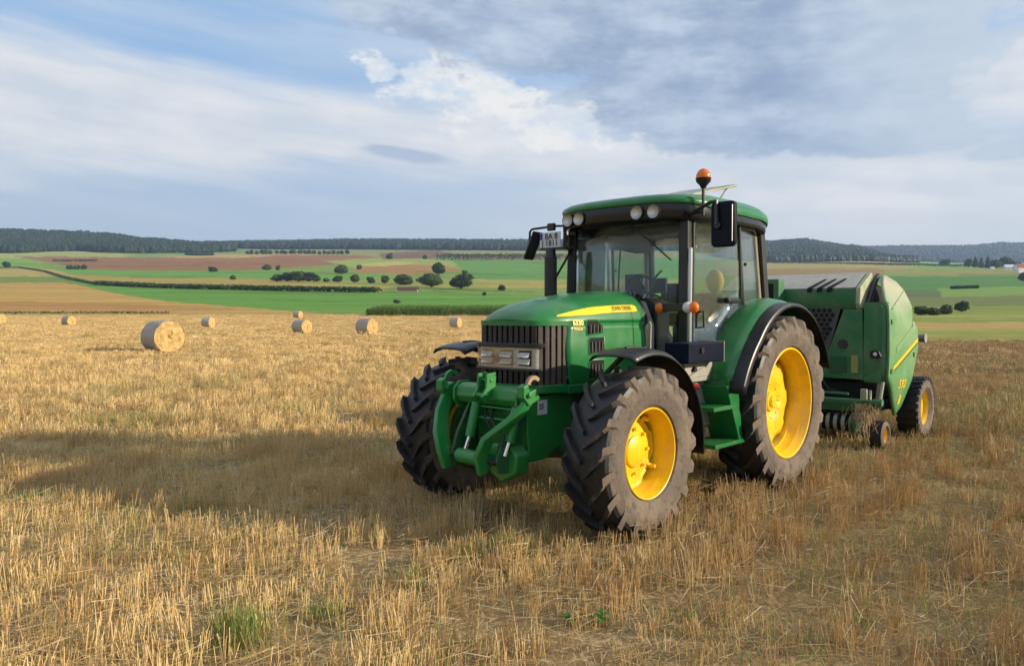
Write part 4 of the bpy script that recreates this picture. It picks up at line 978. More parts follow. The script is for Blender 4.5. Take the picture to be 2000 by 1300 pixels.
# ---- hood surface
HX = [1.50, 1.75, 2.05, 2.30, 2.50, 2.62, 2.72, 2.79, 2.835, 2.86]
HW = [.415, .41, .402, .392, .378, .360, .338, .312, .285, .262]
HT = [1.845, 1.838, 1.815, 1.785, 1.752, 1.725, 1.695, 1.664, 1.630, 1.594]
ZS = 1.50; HN = 2.7
def hw_(x): return float(np.interp(x, HX, HW))
def ht_(x): return float(np.interp(x, HX, HT))
def hood_y(x, z):
    if z <= ZS: return hw_(x) + .012 * math.sin(PI * min(1, (ZS - z) / .42))
    t = min(.999, (z - ZS) / (ht_(x) - ZS)); return hw_(x) * (1 - t ** HN) ** (1 / HN)
GR_TOP = 1.575; GR_BOT = 1.105; GR_X = 2.545
def build_hood():
    b = MB()
    xs = list(np.linspace(1.52, 2.50, 16)) + [2.545, 2.58, 2.62, 2.66, 2.70, 2.74, 2.77, 2.79, 2.815, 2.835, 2.85, 2.86]
    def sec(x, zlow, n=26):
        pts = []; w = hw_(x); tp = ht_(x)
        te = math.acos(0) ; 
        for i in range(n + 1):
            s = i / n; z = zlow + (tp - zlow) * math.sin(s * PI / 2) ** .8 if zlow < tp else tp
            y = hood_y(x, z) if i < n else 0.0; pts.append((x, y, z))
        return pts + [(x, -p[1], p[2]) for p in reversed(pts[:-1])]
    def loft(S):
        base = len(b.V); m = len(S[0])
        for s in S: b.V += s
        for i in range(len(S) - 1):
            for j in range(m - 1): b.F.append((base + i * m + j, base + (i + 1) * m + j, base + (i + 1) * m + j + 1, base + i * m + j + 1)); b.M.append(0)
    # roof of the hood (down to the top of the grille) over its whole length
    loft([sec(x, GR_TOP) for x in xs])
    # front brow down to the grille
    # side panels behind the grille
    for s in (-1, 1):
        def side(u, v):
            z = GR_TOP - v * (GR_TOP - 1.06); bow = .035 * math.sin(PI * min(1, v * 1.02)) if v < .97 else 0
            xf = 2.545 + bow - .03 * v; x = 1.52 + (xf - 1.52) * u
            return (x, s * hood_y(x, z), z)
        b.grid(side, 16, 10)
    o = b.build('hood', 'green', TR, smooth=50, solid=.012)
    return o
hood = build_hood()
# brow plate closing the hood front above the grille, rail below the grille
def wrap(t):
    """plan curve of the nose, t=-1..1 from right to left side"""
    a = abs(t); P = [(2.872, 0.0), (2.870, .14), (2.858, .25), (2.825, .305), (2.74, .345), (2.64, .368), (2.545, .385)]
    L = [0]; 
    for p, q in zip(P[:-1], P[1:]): L.append(L[-1] + math.dist(p, q))
    s = a * L[-1]; return float(np.interp(s, L, [p[0] for p in P])), math.copysign(float(np.interp(s, L, [p[1] for p in P])), t)
def band(z0, z1, t0, t1, off0, off1, n=40):
    b = MB()
    def P(t, z, off):
        x, y = wrap(t); x2, y2 = wrap(min(1, t + .01)); x1, y1 = wrap(max(-1, t - .01)); d = Vector((x2 - x1, y2 - y1)).normalized(); nx, ny = d.y, -d.x
        return (x + nx * off, y + ny * off, z)
    vs = []
    for i in range(n + 1):
        t = t0 + (t1 - t0) * i / n; vs += [P(t, z0, off0), P(t, z0, off1), P(t, z1, off1), P(t, z1, off0)]
    fs = [(0, 1, 2, 3), (4 * n + 3, 4 * n + 2, 4 * n + 1, 4 * n)]
    for i in range(n): fs += [(4 * i + j, 4 * i + (j + 1) % 4, 4 * i + 4 + (j + 1) % 4, 4 * i + 4 + j) for j in range(4)]
    b.add(vs, fs)
    return b
nrm = wrap(0)
SGN = 1
_t = band(1.0, 1.1, -.1, .1, 0, .02, 2)
SGN = 1 if _t.V[1][0] > _t.V[0][0] else -1
def band_(z0, z1, t0, t1, o0, o1, n=40): return band(z0, z1, t0, t1, o0 * SGN, o1 * SGN, n)
band_(1.553, 1.592, -1, 1, -.03, .002).build('hood_brow', 'green', hood, smooth=50)
band_(1.035, 1.100, -1, 1, -.03, .012).build('lower_rail', 'green', hood, smooth=50, bevel=.006)
for s in (1, -1): MB().box(2.2, 2.56, min(s * .36, s * .40), max(s * .36, s * .40), 1.02, 1.09).build('side_rail', 'green', hood, bevel=.006)
gr = band_(1.10, 1.56, -1, 1, -.06, -.035).build('grille', 'grille_back', TR, smooth=50)
for i in range(21):
    t0 = -1 + i * 2 / 21 + .012; t1 = -1 + (i + 1) * 2 / 21 - .018
    band_(1.10, 1.558, t0, t1, -.035, -.006 if abs(t0 + t1) > .75 else -.014, 3).build('slat', 'grille_grey' if abs(t0 + t1) > .95 else 'grille_dark', gr, bevel=.003)
band_(1.385, 1.42, -.54, .60, -.02, .036).build('headlight_visor', 'black_plastic', gr, smooth=50, bevel=.006)
band_(1.205, 1.225, -.52, .56, -.02, .036).build('headlight_sill', 'black_plastic', gr, smooth=50, bevel=.004)
hl = band_(1.225, 1.385, -.50, .54, -.03, .002).build('headlight', 'lamp_housing', TR, smooth=50)
for k, yc in enumerate((-.172, .035, .212)):
    x = float(np.interp(abs(yc), [0, .14, .25, .305], [2.872, 2.870, 2.858, 2.825]))
    c = MB(); c.hexa([(x + .002, yc - .068, 1.245), (x + .002, yc + .068, 1.245), (x + .002, yc + .068, 1.365), (x + .002, yc - .068, 1.365), (x + .008, yc - .066, 1.247), (x + .008, yc + .066, 1.247), (x + .008, yc + .066, 1.363), (x + .008, yc - .066, 1.363)])
    c.build('lamp_recess', 'void', hl)
    for zc, mm in ((1.280, 'lamp_white'), (1.332, 'chrome')):  # lower one plain white: the bright sky reflection put into its colour
        MB().hexa([(x + .014, yc - .060, zc - .021), (x + .036, yc - .060, zc - .021), (x + .036, yc + .060, zc - .021), (x + .014, yc + .060, zc - .021), (x + .004, yc - .060, zc + .021), (x + .012, yc - .060, zc + .021), (x + .012, yc + .060, zc + .021), (x + .004, yc + .060, zc + .021)]).build('reflector', mm, hl, bevel=.005)
MB().box(2.885, 2.892, -.085, -.035, 1.27, 1.325).build('emblem', 'decal_green', hl, bevel=.003)
band_(1.228, 1.383, -.495, .535, .030, .034).build('cover_lens', 'lens_glass', hl, smooth=50)

# decals and vents on both hood sides
def on_hood(V, F, s, eps=.0035):
    """lettering/print given as (x, z) points pressed onto the hood side s"""
    eps += .0065; b = MB(); b.add([(x, s * (hood_y(x, z) + eps), z) for x, z in V], F); return b
def stripe_poly():
    n = 26; V = []; F = []
    for i in range(n + 1):
        u = i / n; x = 2.63 - u * 1.02; zc = 1.628 + .066 * (1 - (1 - u) ** 1.9); hh = .004 + .025 * min(1, u * 2.6) ** .7
        if u > .97: hh *= .75
        V += [(x, zc - hh), (x, zc), (x, zc + hh)]
    for i in range(n):
        for k in (0, 1): F.append((3 * i + k, 3 * i + 3 + k, 3 * i + 4 + k, 3 * i + 1 + k))
    return V, F
for s in (1, -1):
    V, F = stripe_poly(); on_hood(V, F, s).build('stripe_decal', 'decal_yellow', hood, smooth=60, fixn=False)
    def lettering(txt, size, xc, zc, matn, nm, bold=.0, tilt=0.0, spacing=1.0, eps=.006):
        V, F = text_mesh(txt, size, bold, spacing); V2 = [(xc - s * u, zc + v + tilt * (-s * u)) for u, v, _ in V]
        on_hood(V2, F, s, eps).build(nm, matn, hood, smooth=0, fixn=False)
    lettering('JOHN DEERE', .048, 1.82, 1.692, 'decal_green', 'brand_lettering', .0006, -.02)
    lettering('6330', .062, 2.43, 1.573, 'decal_yellow', 'model_lettering', .0025)
    lettering('PREMIUM', .024, 2.43, 1.523, 'decal_yellow', 'trim_lettering', .0008)
    # seam between the side panels
    V = [(1.70, 1.10 + i * .07) for i in range(11)]; V2 = [(x + .006, z) for x, z in V]; n = 11
    vs = [p for q in zip(V, V2) for p in q if p[1] < 1.83]; on_hood(vs, [(2 * i, 2 * i + 1, 2 * i + 3, 2 * i + 2) for i in range(len(vs) // 2 - 1)], s, .002).build('panel_seam', 'void', hood, smooth=0, fixn=False)
    # air vents: framed black openings stepped into the panel
    for (xa, xb, za, zb, cut) in ((2.13, 2.33, 1.475, 1.595, .05), (2.115, 2.315, 1.32, 1.455, .0), (2.12, 2.31, 1.12, 1.275, .0)):
        poly = [(xa, za + .02), (xa, zb - cut), (xa + cut + .01, zb), (xb - .02, zb), (xb, zb - .02), (xb, za + .005), (xb - .02, za)]
        pts = MB(); cx, cz = (xa + xb) / 2, (za + zb) / 2
        vs = [(cx, cz)] + poly; on_hood(vs, [(0, i + 1, (i + 1) % len(poly) + 1) for i in range(len(poly))], s, .004).build('vent', 'void', hood, smooth=0, fixn=False)
        fr = MB(); fr.tube([(x, s * (hood_y(x, z) + .006), z) for x, z in poly], .008, 6, closed=True); fr.build('vent_frame', 'green', hood)
        for k in range(4):
            xx = xa + .03 + k * (xb - xa - .05) / 3.4
            MB().box(xx, xx + .012, s * (hood_y(xx, 1.3) + .010), s * (hood_y(xx, 1.3) + .016), za + .02, zb - .035).build('vent_bar', 'grille_grey', hood)
# black rear trim of the hood and warm sound wall behind it
def hood_arch(x0, x1, off, matn, nm, zl=1.06):
    b = MB(); pts = []
    for i in range(41):
        s = i / 40
        z = zl + (ht_(1.55) - zl) * math.sin(min(s, 1 - s) * PI) ** .8 if 0 < s < 1 else zl
        y = hood_y(1.55, min(z, ht_(1.55) - 1e-4)) * (1 if s < .5 else -1) if abs(s - .5) > 1e-6 else 0
        pts.append((y, z))
    for i in range(40):
        (ya, za), (yc, zc) = pts[i], pts[i + 1]
        def E(y, z, o): l = math.hypot(y, (z - 1.3)) + 1e-6; return (y + o * y / l * 1.0, z + o * max(0, (z - 1.3)) / l)
        a0, c0, a1, c1 = E(ya, za, -.03), E(yc, zc, -.03), E(ya, za, off), E(yc, zc, off)
        b.hexa([(x0, *a0), (x1, *a0), (x1, *c0), (x0, *c0), (x0, *a1), (x1, *a1), (x1, *c1), (x0, *c1)])
    return b.build(nm, matn, TR, smooth=50)
hood_arch(1.47, 1.525, .006, 'black_plastic', 'hood_seal')
MB().prism([(-.42, 1.06), (.42, 1.06), (.42, 1.55), (.33, 1.76), (-.33, 1.76), (-.42, 1.55)], 'yz', 1.36, 1.47).build('firewall', 'steel_grey', TR, bevel=.02)

# ---- chassis
MB().box(1.1, 2.42, -.30, .30, .72, 1.05).box(1.2, 2.2, -.22, .22, .50, .74).box(-.3, 1.2, -.26, .26, .52, 1.12).box(1.35, 2.1, -.36, .36, .86, 1.04).build('engine_block', 'green_dark', TR, bevel=.03)
MB().prism([(2.0, .70), (2.45, .66), (2.72, .52), (2.90, .52), (2.93, .75), (2.93, 1.02), (2.0, 1.02)], 'xz', .26, .30).prism([(2.0, .70), (2.45, .66), (2.72, .52), (2.90, .52), (2.93, .75), (2.93, 1.02), (2.0, 1.02)], 'xz', -.30, -.26).box(2.86, 2.93, -.26, .26, .56, 1.02).build('front_frame', 'green_hitch', TR, bevel=.012)
ax = MB(); ax.tube([(FA[0], -.72, .62), (FA[0], -.4, .60), (FA[0], 0, .60), (FA[0], .4, .60), (FA[0], .72, .62)], [.085, .10, .14, .10, .085], 14)
ax.cyl((FA[0], .62, .62), (FA[0], .86, .62), .15, .13, 20); ax.cyl((FA[0], -.62, .62), (FA[0], -.86, .62), .15, .13, 20); ax.box(FA[0] - .18, FA[0] + .18, -.2, .2, .58, .82)
ax.cyl((FA[0], .70, .62), (FA[0], .76, .62), .30, .28, 28); ax.cyl((FA[0], -.74, .62), (FA[0], -.785, .62), .328, .30, 28); ax.tube([(FA[0] - .22, -.66, .60), (FA[0] - .22, .66, .60)], .025, 8); ax.build('front_axle', 'green_dark', TR)
rx = MB(); rx.tube([(0, -.82, .79), (0, -.35, .79), (0, .35, .79), (0, .82, .79)], [.10, .16, .16, .10], 16); rx.box(-.5, .4, -.28, .28, .55, 1.15); rx.build('rear_axle', 'green_dark', TR)
hh = MB()
for s in (-1, 1): hh.tube([(-.2, s * .3, .62), (-.75, s * .42, .50), (-1.05, s * .44, .46)], .035, 8)
hh.box(-1.0, -.4, -.06, .06, .42, .50); hh.tube([(-.35, 0, 1.15), (-.6, 0, 1.0)], .04, 8); hh.build('rear_linkage', 'metal_dark', TR)

# ---- front linkage (folded up lift arms)
HT_ = MB(); HT_.prism([(2.93, .96), (3.03, .945), (3.075, 1.0), (3.06, 1.075), (3.02, 1.10), (2.93, 1.10)], 'xz', -.34, .33)
link = HT_.build('front_linkage', 'green_hitch', TR, bevel=.012)
tl = MB()
for ya in (-.045, .045):
    tl.prism([(3.02, 1.06), (3.13, .98), (3.17, 1.02), (3.12, 1.08), (3.115, 1.19), (3.01, 1.20)], 'xz', ya - .011, ya + .011)
tl.cyl((3.13, -.07, 1.03), (3.13, .07, 1.03), .018, n=10); tl.cyl((3.07, -.065, 1.14), (3.07, .065, 1.14), .016, n=10); tl.build('top_link_bracket', 'green_hitch', link, bevel=.006)
sp = MB()
for ya in (-.345, .325): sp.prism([(2.92, .90), (3.02, .90), (3.09, .96), (3.09, 1.06), (3.03, 1.115), (2.92, 1.115)], 'xz', ya - .013, ya + .013)
sp.box(2.93, 3.05, -.12, .26, .925, .94); sp.box(2.93, 3.06, -.10, .22, .84, .855); sp.build('end_plate', 'green_hitch', link, bevel=.006)
side_pl = MB()
for ya in (-.24, .24): side_pl.prism([(2.90, .98), (3.0, .98), (3.16, .72), (3.22, .56), (3.18, .47), (3.02, .45), (2.90, .52)], 'xz', ya - .015, ya + .015)
side_pl.build('side_cheek', 'green_dark', link, bevel=.008)
gb = MB(); gb.prism([(-.04, .60), (.07, .43), (.18, .38), (.32, .46), (.34, .60), (.24, .67), (.05, .67)], 'yz', 2.94, 3.09); gb.build('gearbox_cover', 'green_hitch', link, bevel=.02)
g3 = MB()
for k, yy in enumerate((.10, .135, .17)): g3.tube([(3.093, yy, .55), (3.093, yy + .03, .60)], .004, 5)
g3.build('cover_rib', 'metal', link)
for ya, zt in ((-.12, .96), (.30, .95)):
    cy = MB(); cy.tube([(3.05, ya, zt), (3.11, ya - .02, .70)], .040, 14); c_ = cy.build('lift_cylinder', 'green_hitch', link)
    MB().tube([(3.11, ya - .02, .705), (3.15, ya - .03, .60)], .018, 10).build('piston_rod', 'chrome', c_)
MB().tube([(3.20, -.16, .565), (3.20, .16, .555)], .055, 16).build('cross_shaft', 'green_hitch', link)
def lift_arm(s, ypiv, ytip):
    """flat arm, folded up: pivot low on the cross shaft, tip high and outside"""
    pts = [(3.24, ypiv, .46), (3.27, ypiv + s * .01, .60), (3.25, ypiv + s * .06, .72), (3.16, (ypiv + ytip) / 2 + s * .06, .86), (3.09, ytip, .97), (3.05, ytip + s * .01, 1.08)]
    wd = [.038, .058, .064, .058, .052, .05]; b = MB(); S = []
    for i, p in enumerate(pts):
        q0 = Vector(pts[max(0, i - 1)]); q1 = Vector(pts[min(len(pts) - 1, i + 1)]); d = (q1 - q0).normalized(); nrm_ = Vector((1, 0, 0)); e = d.cross(nrm_).normalized(); f = e.cross(d).normalized()
        P = Vector(p); w = wd[i]; S.append([P + f * w + e * .024, P + f * w - e * .024, P - f * w - e * .024, P - f * w + e * .024])
    vs = [tuple(v) for q in S for v in q]; fs = [(0, 1, 2, 3)]
    for k in range(len(S) - 1):
        q = 4 * k; fs += [(q + j, q + (j + 1) % 4, q + 4 + (j + 1) % 4, q + 4 + j) for j in range(4)]
    q = 4 * (len(S) - 1); fs.append((q + 3, q + 2, q + 1, q)); b.add(vs, fs)
    o = b.build('lift_arm', 'green_hitch', link, bevel=.012, seg=3)
    h = MB(); yt = ytip + s * .01
    h.prism([(2.98, 1.02), (3.10, .98), (3.16, 1.04), (3.16, 1.12), (3.11, 1.14), (3.09, 1.08), (3.02, 1.10)], 'xz', yt - .035, yt + .035); h.cyl((3.11, yt - .06, 1.06), (3.11, yt + .06, 1.06), .02, n=10)
    h.build('hook_claw', 'green_hitch', o, bevel=.008)
    c = MB(); c.lathe([(-.014, .045), (-.014, .075), (.014, .075), (.014, .045), (-.014, .045)], (3.02, yt, 1.12), 20, 'y', a0=.2, a1=2.5); c.build('latch', 'rust_metal' if s > 0 else 'green_hitch', o)
    return o
for pts_ in ([(3.0, -.06, .93), (3.06, -.02, .84), (3.05, .06, .74), (2.97, .10, .68)], [(3.0, .02, .93), (3.07, .05, .85), (3.06, .13, .76), (2.97, .17, .68)], [(2.98, -.22, .95), (3.05, -.20, .83), (3.02, -.12, .70), (2.95, -.05, .66)]):
    MB().tube(pts_, .011, 8).build('hydraulic_hose', 'ink', link)
for ya in (-.345, .325):
    for xb, zb in ((2.96, .935), (3.04, .95), (2.96, 1.07), (3.04, 1.07)): MB().cyl((xb, ya, zb), (xb, ya + math.copysign(.022, ya), zb), .011, n=6).build('bolt', 'metal_dark', link)
MB().cyl((3.20, -.19, .565), (3.20, -.33, .565), .026, n=12).cyl((3.20, .17, .555), (3.20, .24, .555), .026, n=12).build('pivot_pin', 'metal_dark', link)
lift_arm(1, .13, .425); lift_arm(-1, -.26, -.43)
st = MB(); st.box(2.715, 2.825, .305, .312, .875, .985)
stk = st.build('sticker_plate', 'white_plate', TR)
V, F = text_mesh('25', .055, .002); MB().add([(2.785 - u, .3145, .935 + v) for u, v, _ in V], F).build('sticker_lettering', 'ink', stk, smooth=0, fixn=False)

# ---- front fenders
for s in (1, -1):
    yc = s * (TRK - .03); b = MB()
    def fend(u, v, r0=.745):
        t = R(70) + R(118) * u; y = (v - .5) * 2; crown = .03 * (1 - y * y) ; rr = r0 + .022 * u + crown * .6 - (.03 if abs(y) > .96 else 0)
        return (FA[0] - .02 + rr * math.cos(t) * 1.0, yc + y * .205, FA[2] + .0 + rr * math.sin(t))
    b.grid(fend, 30, 10); fo = b.build('front_fender', 'black_plastic', TR, smooth=45, solid=.012)
    MB().tube([fend(i / 24, .5, .752) for i in range(3, 24)], .012, 6).build('fender_rib', 'black_plastic', fo)
    MB().tube([(FA[0] - .03, s * .55, .72), (FA[0] - .05, s * .62, 1.18), (FA[0] - .1, s * .80, 1.37)], .022, 8).tube([(FA[0] - .25, s * .55, .78), (FA[0] - .45, s * .62, 1.05), (FA[0] - .5, s * .80, 1.16)], .02, 8).build('fender_bracket', 'black_plastic', fo)

# ---- rear fenders
def rear_fender(s):
    c = (0, .79)
    def arc(r, t): return (c[0] + r * math.cos(t), c[1] + r * math.sin(t))
    b = MB(); prof = [(.66, .905), (.70, .972), (.74, 1.0), (.84, 1.006), (.95, .985), (1.0, .958)]
    def g(u, v):
        t = R(16) + R(134) * u; k = v * (len(prof) - 1); i = min(len(prof) - 2, int(k)); f = k - i
        y = prof[i][0] + (prof[i + 1][0] - prof[i][0]) * f; r = prof[i][1] + (prof[i + 1][1] - prof[i][1]) * f
        x, z = arc(r, t); fl = max(0, R(42) - t); x += .22 * fl; return (x, s * y, z)
    b.grid(g, 30, 15); o = b.build('rear_fender', 'green', TR, smooth=50, solid=.014)
    e = MB()
    def ge(u, v):
        t = R(10) + R(152) * u; r = .962 - .012 * v - (.028 if v > .9 else 0); x, z = arc(r, t); fl = max(0, R(42) - t); x += .22 * fl; return (x, s * (.985 + .135 * v), z)
    e.grid(ge, 34, 8); e.build('fender_extension', 'black_plastic', o, smooth=50, solid=.016)
    w = MB(); poly = [arc(.93, R(16) + R(134) * i / 20) for i in range(21)]; w.prism([(p[0], p[1]) for p in poly] + [(-.55, 1.1), (.62, 1.06)], 'xz', s * .655, s * .668); w.build('inner_panel', 'cab_dark', o)
    e2 = MB(); e2.box(.94, 1.06, s * .68, s * .98, 1.005, 1.08); e2.build('fender_foot', 'green', o, bevel=.012)
rear_fender(1); rear_fender(-1)

# ---- tank, toolbox, steps
MB().box(.55, 1.62, .40, .74, .62, 1.16).build('fuel_tank', 'steel_grey', TR, bevel=.05, seg=3)
tb = MB().box(1.07, 1.66, .70, .93, 1.235, 1.405).build('toolbox', 'navy_box', TR, bevel=.012)
MB().cyl((1.45, .925, 1.34), (1.45, .945, 1.34), .026, n=16).build('toolbox_lock', 'black_plastic', tb)
MB().box(1.055, 1.072, .695, .937, 1.23, 1.41).build('toolbox_rim', 'metal', tb)
br = MB().box(1.02, 1.50, .72, .80, 1.10, 1.232).box(1.05, 1.5, .78, .80, 1.06, 1.10).build('battery_bracket', 'steel_grey', TR, bevel=.006)
MB().cyl((1.36, .80, 1.17), (1.36, .83, 1.17), .022, n=12).build('isolator_switch', 'ink', br)
MB().tube([(1.40, .80, 1.03), (1.36, .86, 1.02)], .028, 10).build('coupling_cap', 'red', br)
ld = MB().prism([(.80, .50), (.86, .50), (1.12, 1.02), (.90, 1.02)], 'xz', .70, .99).build('step_ladder', 'green', TR, bevel=.008)
MB().prism([(1.30, .56), (1.36, .56), (1.40, .98), (1.30, 1.0)], 'xz', .72, .76).build('step_hanger', 'steel_grey', ld, bevel=.006)
for zc, xa, xb in ((.835, .90, 1.36), (.515, .78, 1.33)):
    MB().box(xa, xb, .70, 1.0, zc - .018, zc + .018).build('step_tread', 'green', ld, bevel=.006)
MB().prism([(.60, .52), (.70, .52), (.92, 1.0), (.70, 1.05)], 'xz', .90, .93).build('step_guard', 'navy_box', ld, bevel=.006)

# ---- cab
# plan outline of the glazing (left side): A pillar, B pillar, C pillar, rear
A = (1.23, .66); Bp = (.36, .775); Cp = (-.26, .69); ZF = 1.26; ZR = 2.50
cab = MB().prism([(1.16, -.60), (1.16, .60), (.36, .72), (-.28, .65), (-.28, -.65), (.36, -.72)], 'xy', 1.16, 1.27).build('cab_floor', 'cab_dark', TR, bevel=.02)
def pillar(nm, p0, p1, w, d, m='black_plastic', parent=None):
    """tapered post from p0 to p1 with rectangular section w (x) by d (y)"""
    b = MB(); P0, P1 = Vector(p0), Vector(p1); n = 6; S = []
    for i in range(n + 1):
        t = i / n; p = P0.lerp(P1, t) + Vector((-.02 * math.sin(PI * t) * 0, 0, 0)); S.append([(p.x - w / 2, p.y - d / 2, p.z), (p.x + w / 2, p.y - d / 2, p.z), (p.x + w / 2, p.y + d / 2, p.z), (p.x - w / 2, p.y + d / 2, p.z)])
    vs = [v for q in S for v in q]; fs = [(0, 3, 2, 1)]
    for k in range(n): q = 4 * k; fs += [(q + j, q + (j + 1) % 4, q + 4 + (j + 1) % 4, q + 4 + j) for j in range(4)]
    q = 4 * n; fs.append((q, q + 1, q + 2, q + 3)); b.add(vs, fs); return b.build(nm, m, parent or TR, bevel=.012)
for s in (1, -1):
    pillar('front_pillar', (1.235, s * .64, 1.24), (1.20, s * .625, 2.50), .07, .095)
    pillar('middle_pillar', (.33, s * .755, 1.62), (.40, s * .73, 2.50), .030, .035)
    pillar('rear_pillar', (-.30, s * .68, 1.55), (-.20, s * .655, 2.50), .10, .085)
    pillar('pillar_trim', (-.20, s * .665, 1.75), (-.12, s * .64, 2.48), .05, .04, 'pillar_lining')
# sill beams
for s in (1, -1):
    MB().tube([(1.22, s * .64, 1.27), (.80, s * .73, 1.27)], .035, 8).build('door_sill', 'black_plastic', cab)
    MB().tube([(1.20, s * .625, 2.47), (.4, s * .73, 2.49), (-.2, s * .655, 2.48)], .03, 8).build('roof_rail', 'black_plastic', cab)
MB().tube([(-.28, -.66, 1.72), (-.28, .66, 1.72)], .03, 8).build('rear_sill', 'black_plastic', cab)
# glass
ws = MB()
def wsg(u, v):
    y = (u - .5) * 2 * .615; z = 1.30 + v * 1.19; x = 1.235 - .035 * v + .13 * (1 - (y / .615) ** 2); return (x, y, z)
ws.grid(wsg, 16, 6); windscreen = ws.build('windscreen', 'cab_glass', TR, smooth=60, solid=.006)
for s in (1, -1):
    d = MB()
    top = [(1.175, 2.47), (.42, 2.475)]; bot = [(1.21, 1.30), (.86, 1.30), (.74, 1.42), (.55, 1.62), (.35, 1.69)]
    def yd(x): return s * (.655 + (.755 - .655) * (1.2 - x) / .85 + .02 * math.sin(PI * (1.2 - x) / .85))
    poly = top + list(reversed(bot)); nV = []
    for i in range(9):
        x_t = 1.175 + (.42 - 1.175) * i / 8; x_b = 1.21 + (.35 - 1.21) * i / 8
        zb = float(np.interp(-x_b, [-1.21, -.86, -.74, -.55, -.35], [1.30, 1.30, 1.42, 1.62, 1.69]))
        for j in range(5):
            v = j / 4; x = x_b + (x_t - x_b) * v; nV.append((x, yd(x), zb + (2.475 - zb) * v))
    d.add(nV, [(5 * i + j, 5 * i + 5 + j, 5 * i + 6 + j, 5 * i + 1 + j) for i in range(8) for j in range(4)])
    do = d.build('door', 'door_glass', TR, smooth=60, solid=.006)
    hd_ = MB(); hd_.box(.50, .72, s * .74, s * .80, 1.745, 1.80) if s > 0 else hd_.box(.50, .72, -.80, -.74, 1.745, 1.80); hd_.build('door_handle', 'black_plastic', do, bevel=.02)
    MB().tube([(.405, s * .765, 1.80), (.45, s * .765, 2.46)], .014, 8).build('door_edge', 'black_plastic', do)
    MB().tube([(1.185, s * .69, 1.30), (1.15, s * .68, 2.45)], .014, 8).build('door_hinge_edge', 'black_plastic', do)
    q = MB().hexa([(.33, s * .745, 1.72), (-.24, s * .675, 1.74), (-.24, s * .681, 1.74), (.33, s * .751, 1.72), (.40, s * .725, 2.47), (-.17, s * .65, 2.47), (-.17, s * .656, 2.47), (.40, s * .731, 2.47)]).build('quarter_window', 'door_glass', TR)
    MB().cyl((.30, s * .765, 2.12), (.30, s * .745, 2.12), .016, n=10).build('window_catch', 'black_plastic', q)
rw = MB().hexa([(-.295, -.63, 1.75), (-.295, .63, 1.75), (-.289, .63, 1.75), (-.289, -.63, 1.75), (-.20, -.62, 2.47), (-.20, .62, 2.47), (-.194, .62, 2.47), (-.194, -.62, 2.47)]).build('rear_window', 'cab_glass', TR)
# grab rail by the A pillar
MB().tube([(1.29, .715, 1.16), (1.28, .72, 1.30), (1.26, .71, 1.8), (1.235, .70, 2.22)], .019, 10).build('grab_rail', 'metal', TR)
# cab interior
MB().prism([(.95, 1.27), (1.2, 1.27), (1.22, 1.72), (1.12, 1.80), (.98, 1.76)], 'xz', -.34, .34).build('dashboard', 'cab_dark', cab, bevel=.03)
sw = MB(); n = 32; cS = Vector((.86, .0, 1.86)); axs = Vector((-.75, 0, .66)).normalized(); ea = Vector((0, 1, 0)); eb = axs.cross(ea)
sw.tube([cS + (ea * math.cos(2 * PI * i / n) + eb * math.sin(2 * PI * i / n)) * .20 for i in range(n)], .014, 8, closed=True)
for k in range(3): t = 2 * PI * k / 3 + .5; sw.tube([cS, cS + (ea * math.cos(t) + eb * math.sin(t)) * .2], .012, 6)
sw.tube([cS, (1.02, 0, 1.70)], .03, 8); sw.build('steering_wheel', 'ink', cab)
se = MB().box(-.16, .30, -.22, .30, 1.52, 1.66).build('seat', 'cab_dark', cab, bevel=.05, seg=3)
MB().hexa([(-.12, -.1, 1.62), (.06, -.1, 1.62), (.10, .40, 1.62), (-.08, .40, 1.62), (-.06, -.02, 1.86), (.06, -.02, 1.86), (.12, .40, 1.86), (.02, .40, 1.86)]).build('seat_back', 'cab_dark', se, bevel=.05, seg=3)
MB().ball((.10, .33, 1.975), (.06, .095, .125), 20).build('tan_blob', 'blob_tan', se)  # tan oval added to stand for a blurred tan spot in the door glass
MB().box(-.1, .2, -.1, .2, 1.27, 1.52).build('seat_base', 'cab_dark', se)
MB().box(.0, .75, -.62, -.32, 1.27, 1.72).build('side_console', 'cab_dark', cab, bevel=.04)
MB().tube([(.55, -.42, 1.72), (.58, -.42, 1.88)], .02, 8).tube([(.35, -.46, 1.72), (.38, -.46, 1.90)], .02, 8).build('lever', 'ink', cab)
mon = MB().box(.60, .64, -.40, -.18, 1.88, 2.05).tube([(.62, -.3, 1.72), (.62, -.3, 1.9)], .015, 6).build('monitor', 'ink', cab, bevel=.008)
MB().tube([(1.10, .20, 1.75), (1.08, .24, 1.98), (1.0, .26, 2.05)], .012, 6).tube([(.55, -.55, 1.72), (.50, -.57, 2.1), (.45, -.58, 2.40)], .010, 6).build('cable', 'ink', cab)
MB().box(.30, .36, -.58, -.36, 1.80, 2.0).box(1.0, 1.04, .18, .33, 1.84, 1.98).build('display_box', 'ink', cab, bevel=.01)
MB().tube([(.80, .34, 1.30), (.82, .36, 1.62)], .014, 6).ball((.82, .36, 1.65), .028, 10).build('shift_lever', 'ink', cab)
MB().box(-.22, -.12, -.45, -.2, 1.72, 1.98).box(-.2, -.1, .3, .5, 1.3, 1.6).build('rear_box', 'cab_dark', cab, bevel=.02)
MB().prism([(.15, 2.30), (1.12, 2.36), (1.12, 2.45), (.15, 2.45)], 'xz', -.60, -.40).build('air_duct', 'cab_lining', cab, bevel=.02)
MB().box(.9, 1.15, -.6, -.35, 1.27, 1.5).build('pedal_box', 'cab_dark', cab, bevel=.03)
MB().box(-.1, 1.1, -.55, .55, 2.43, 2.46).build('headliner', 'cab_lining', cab)
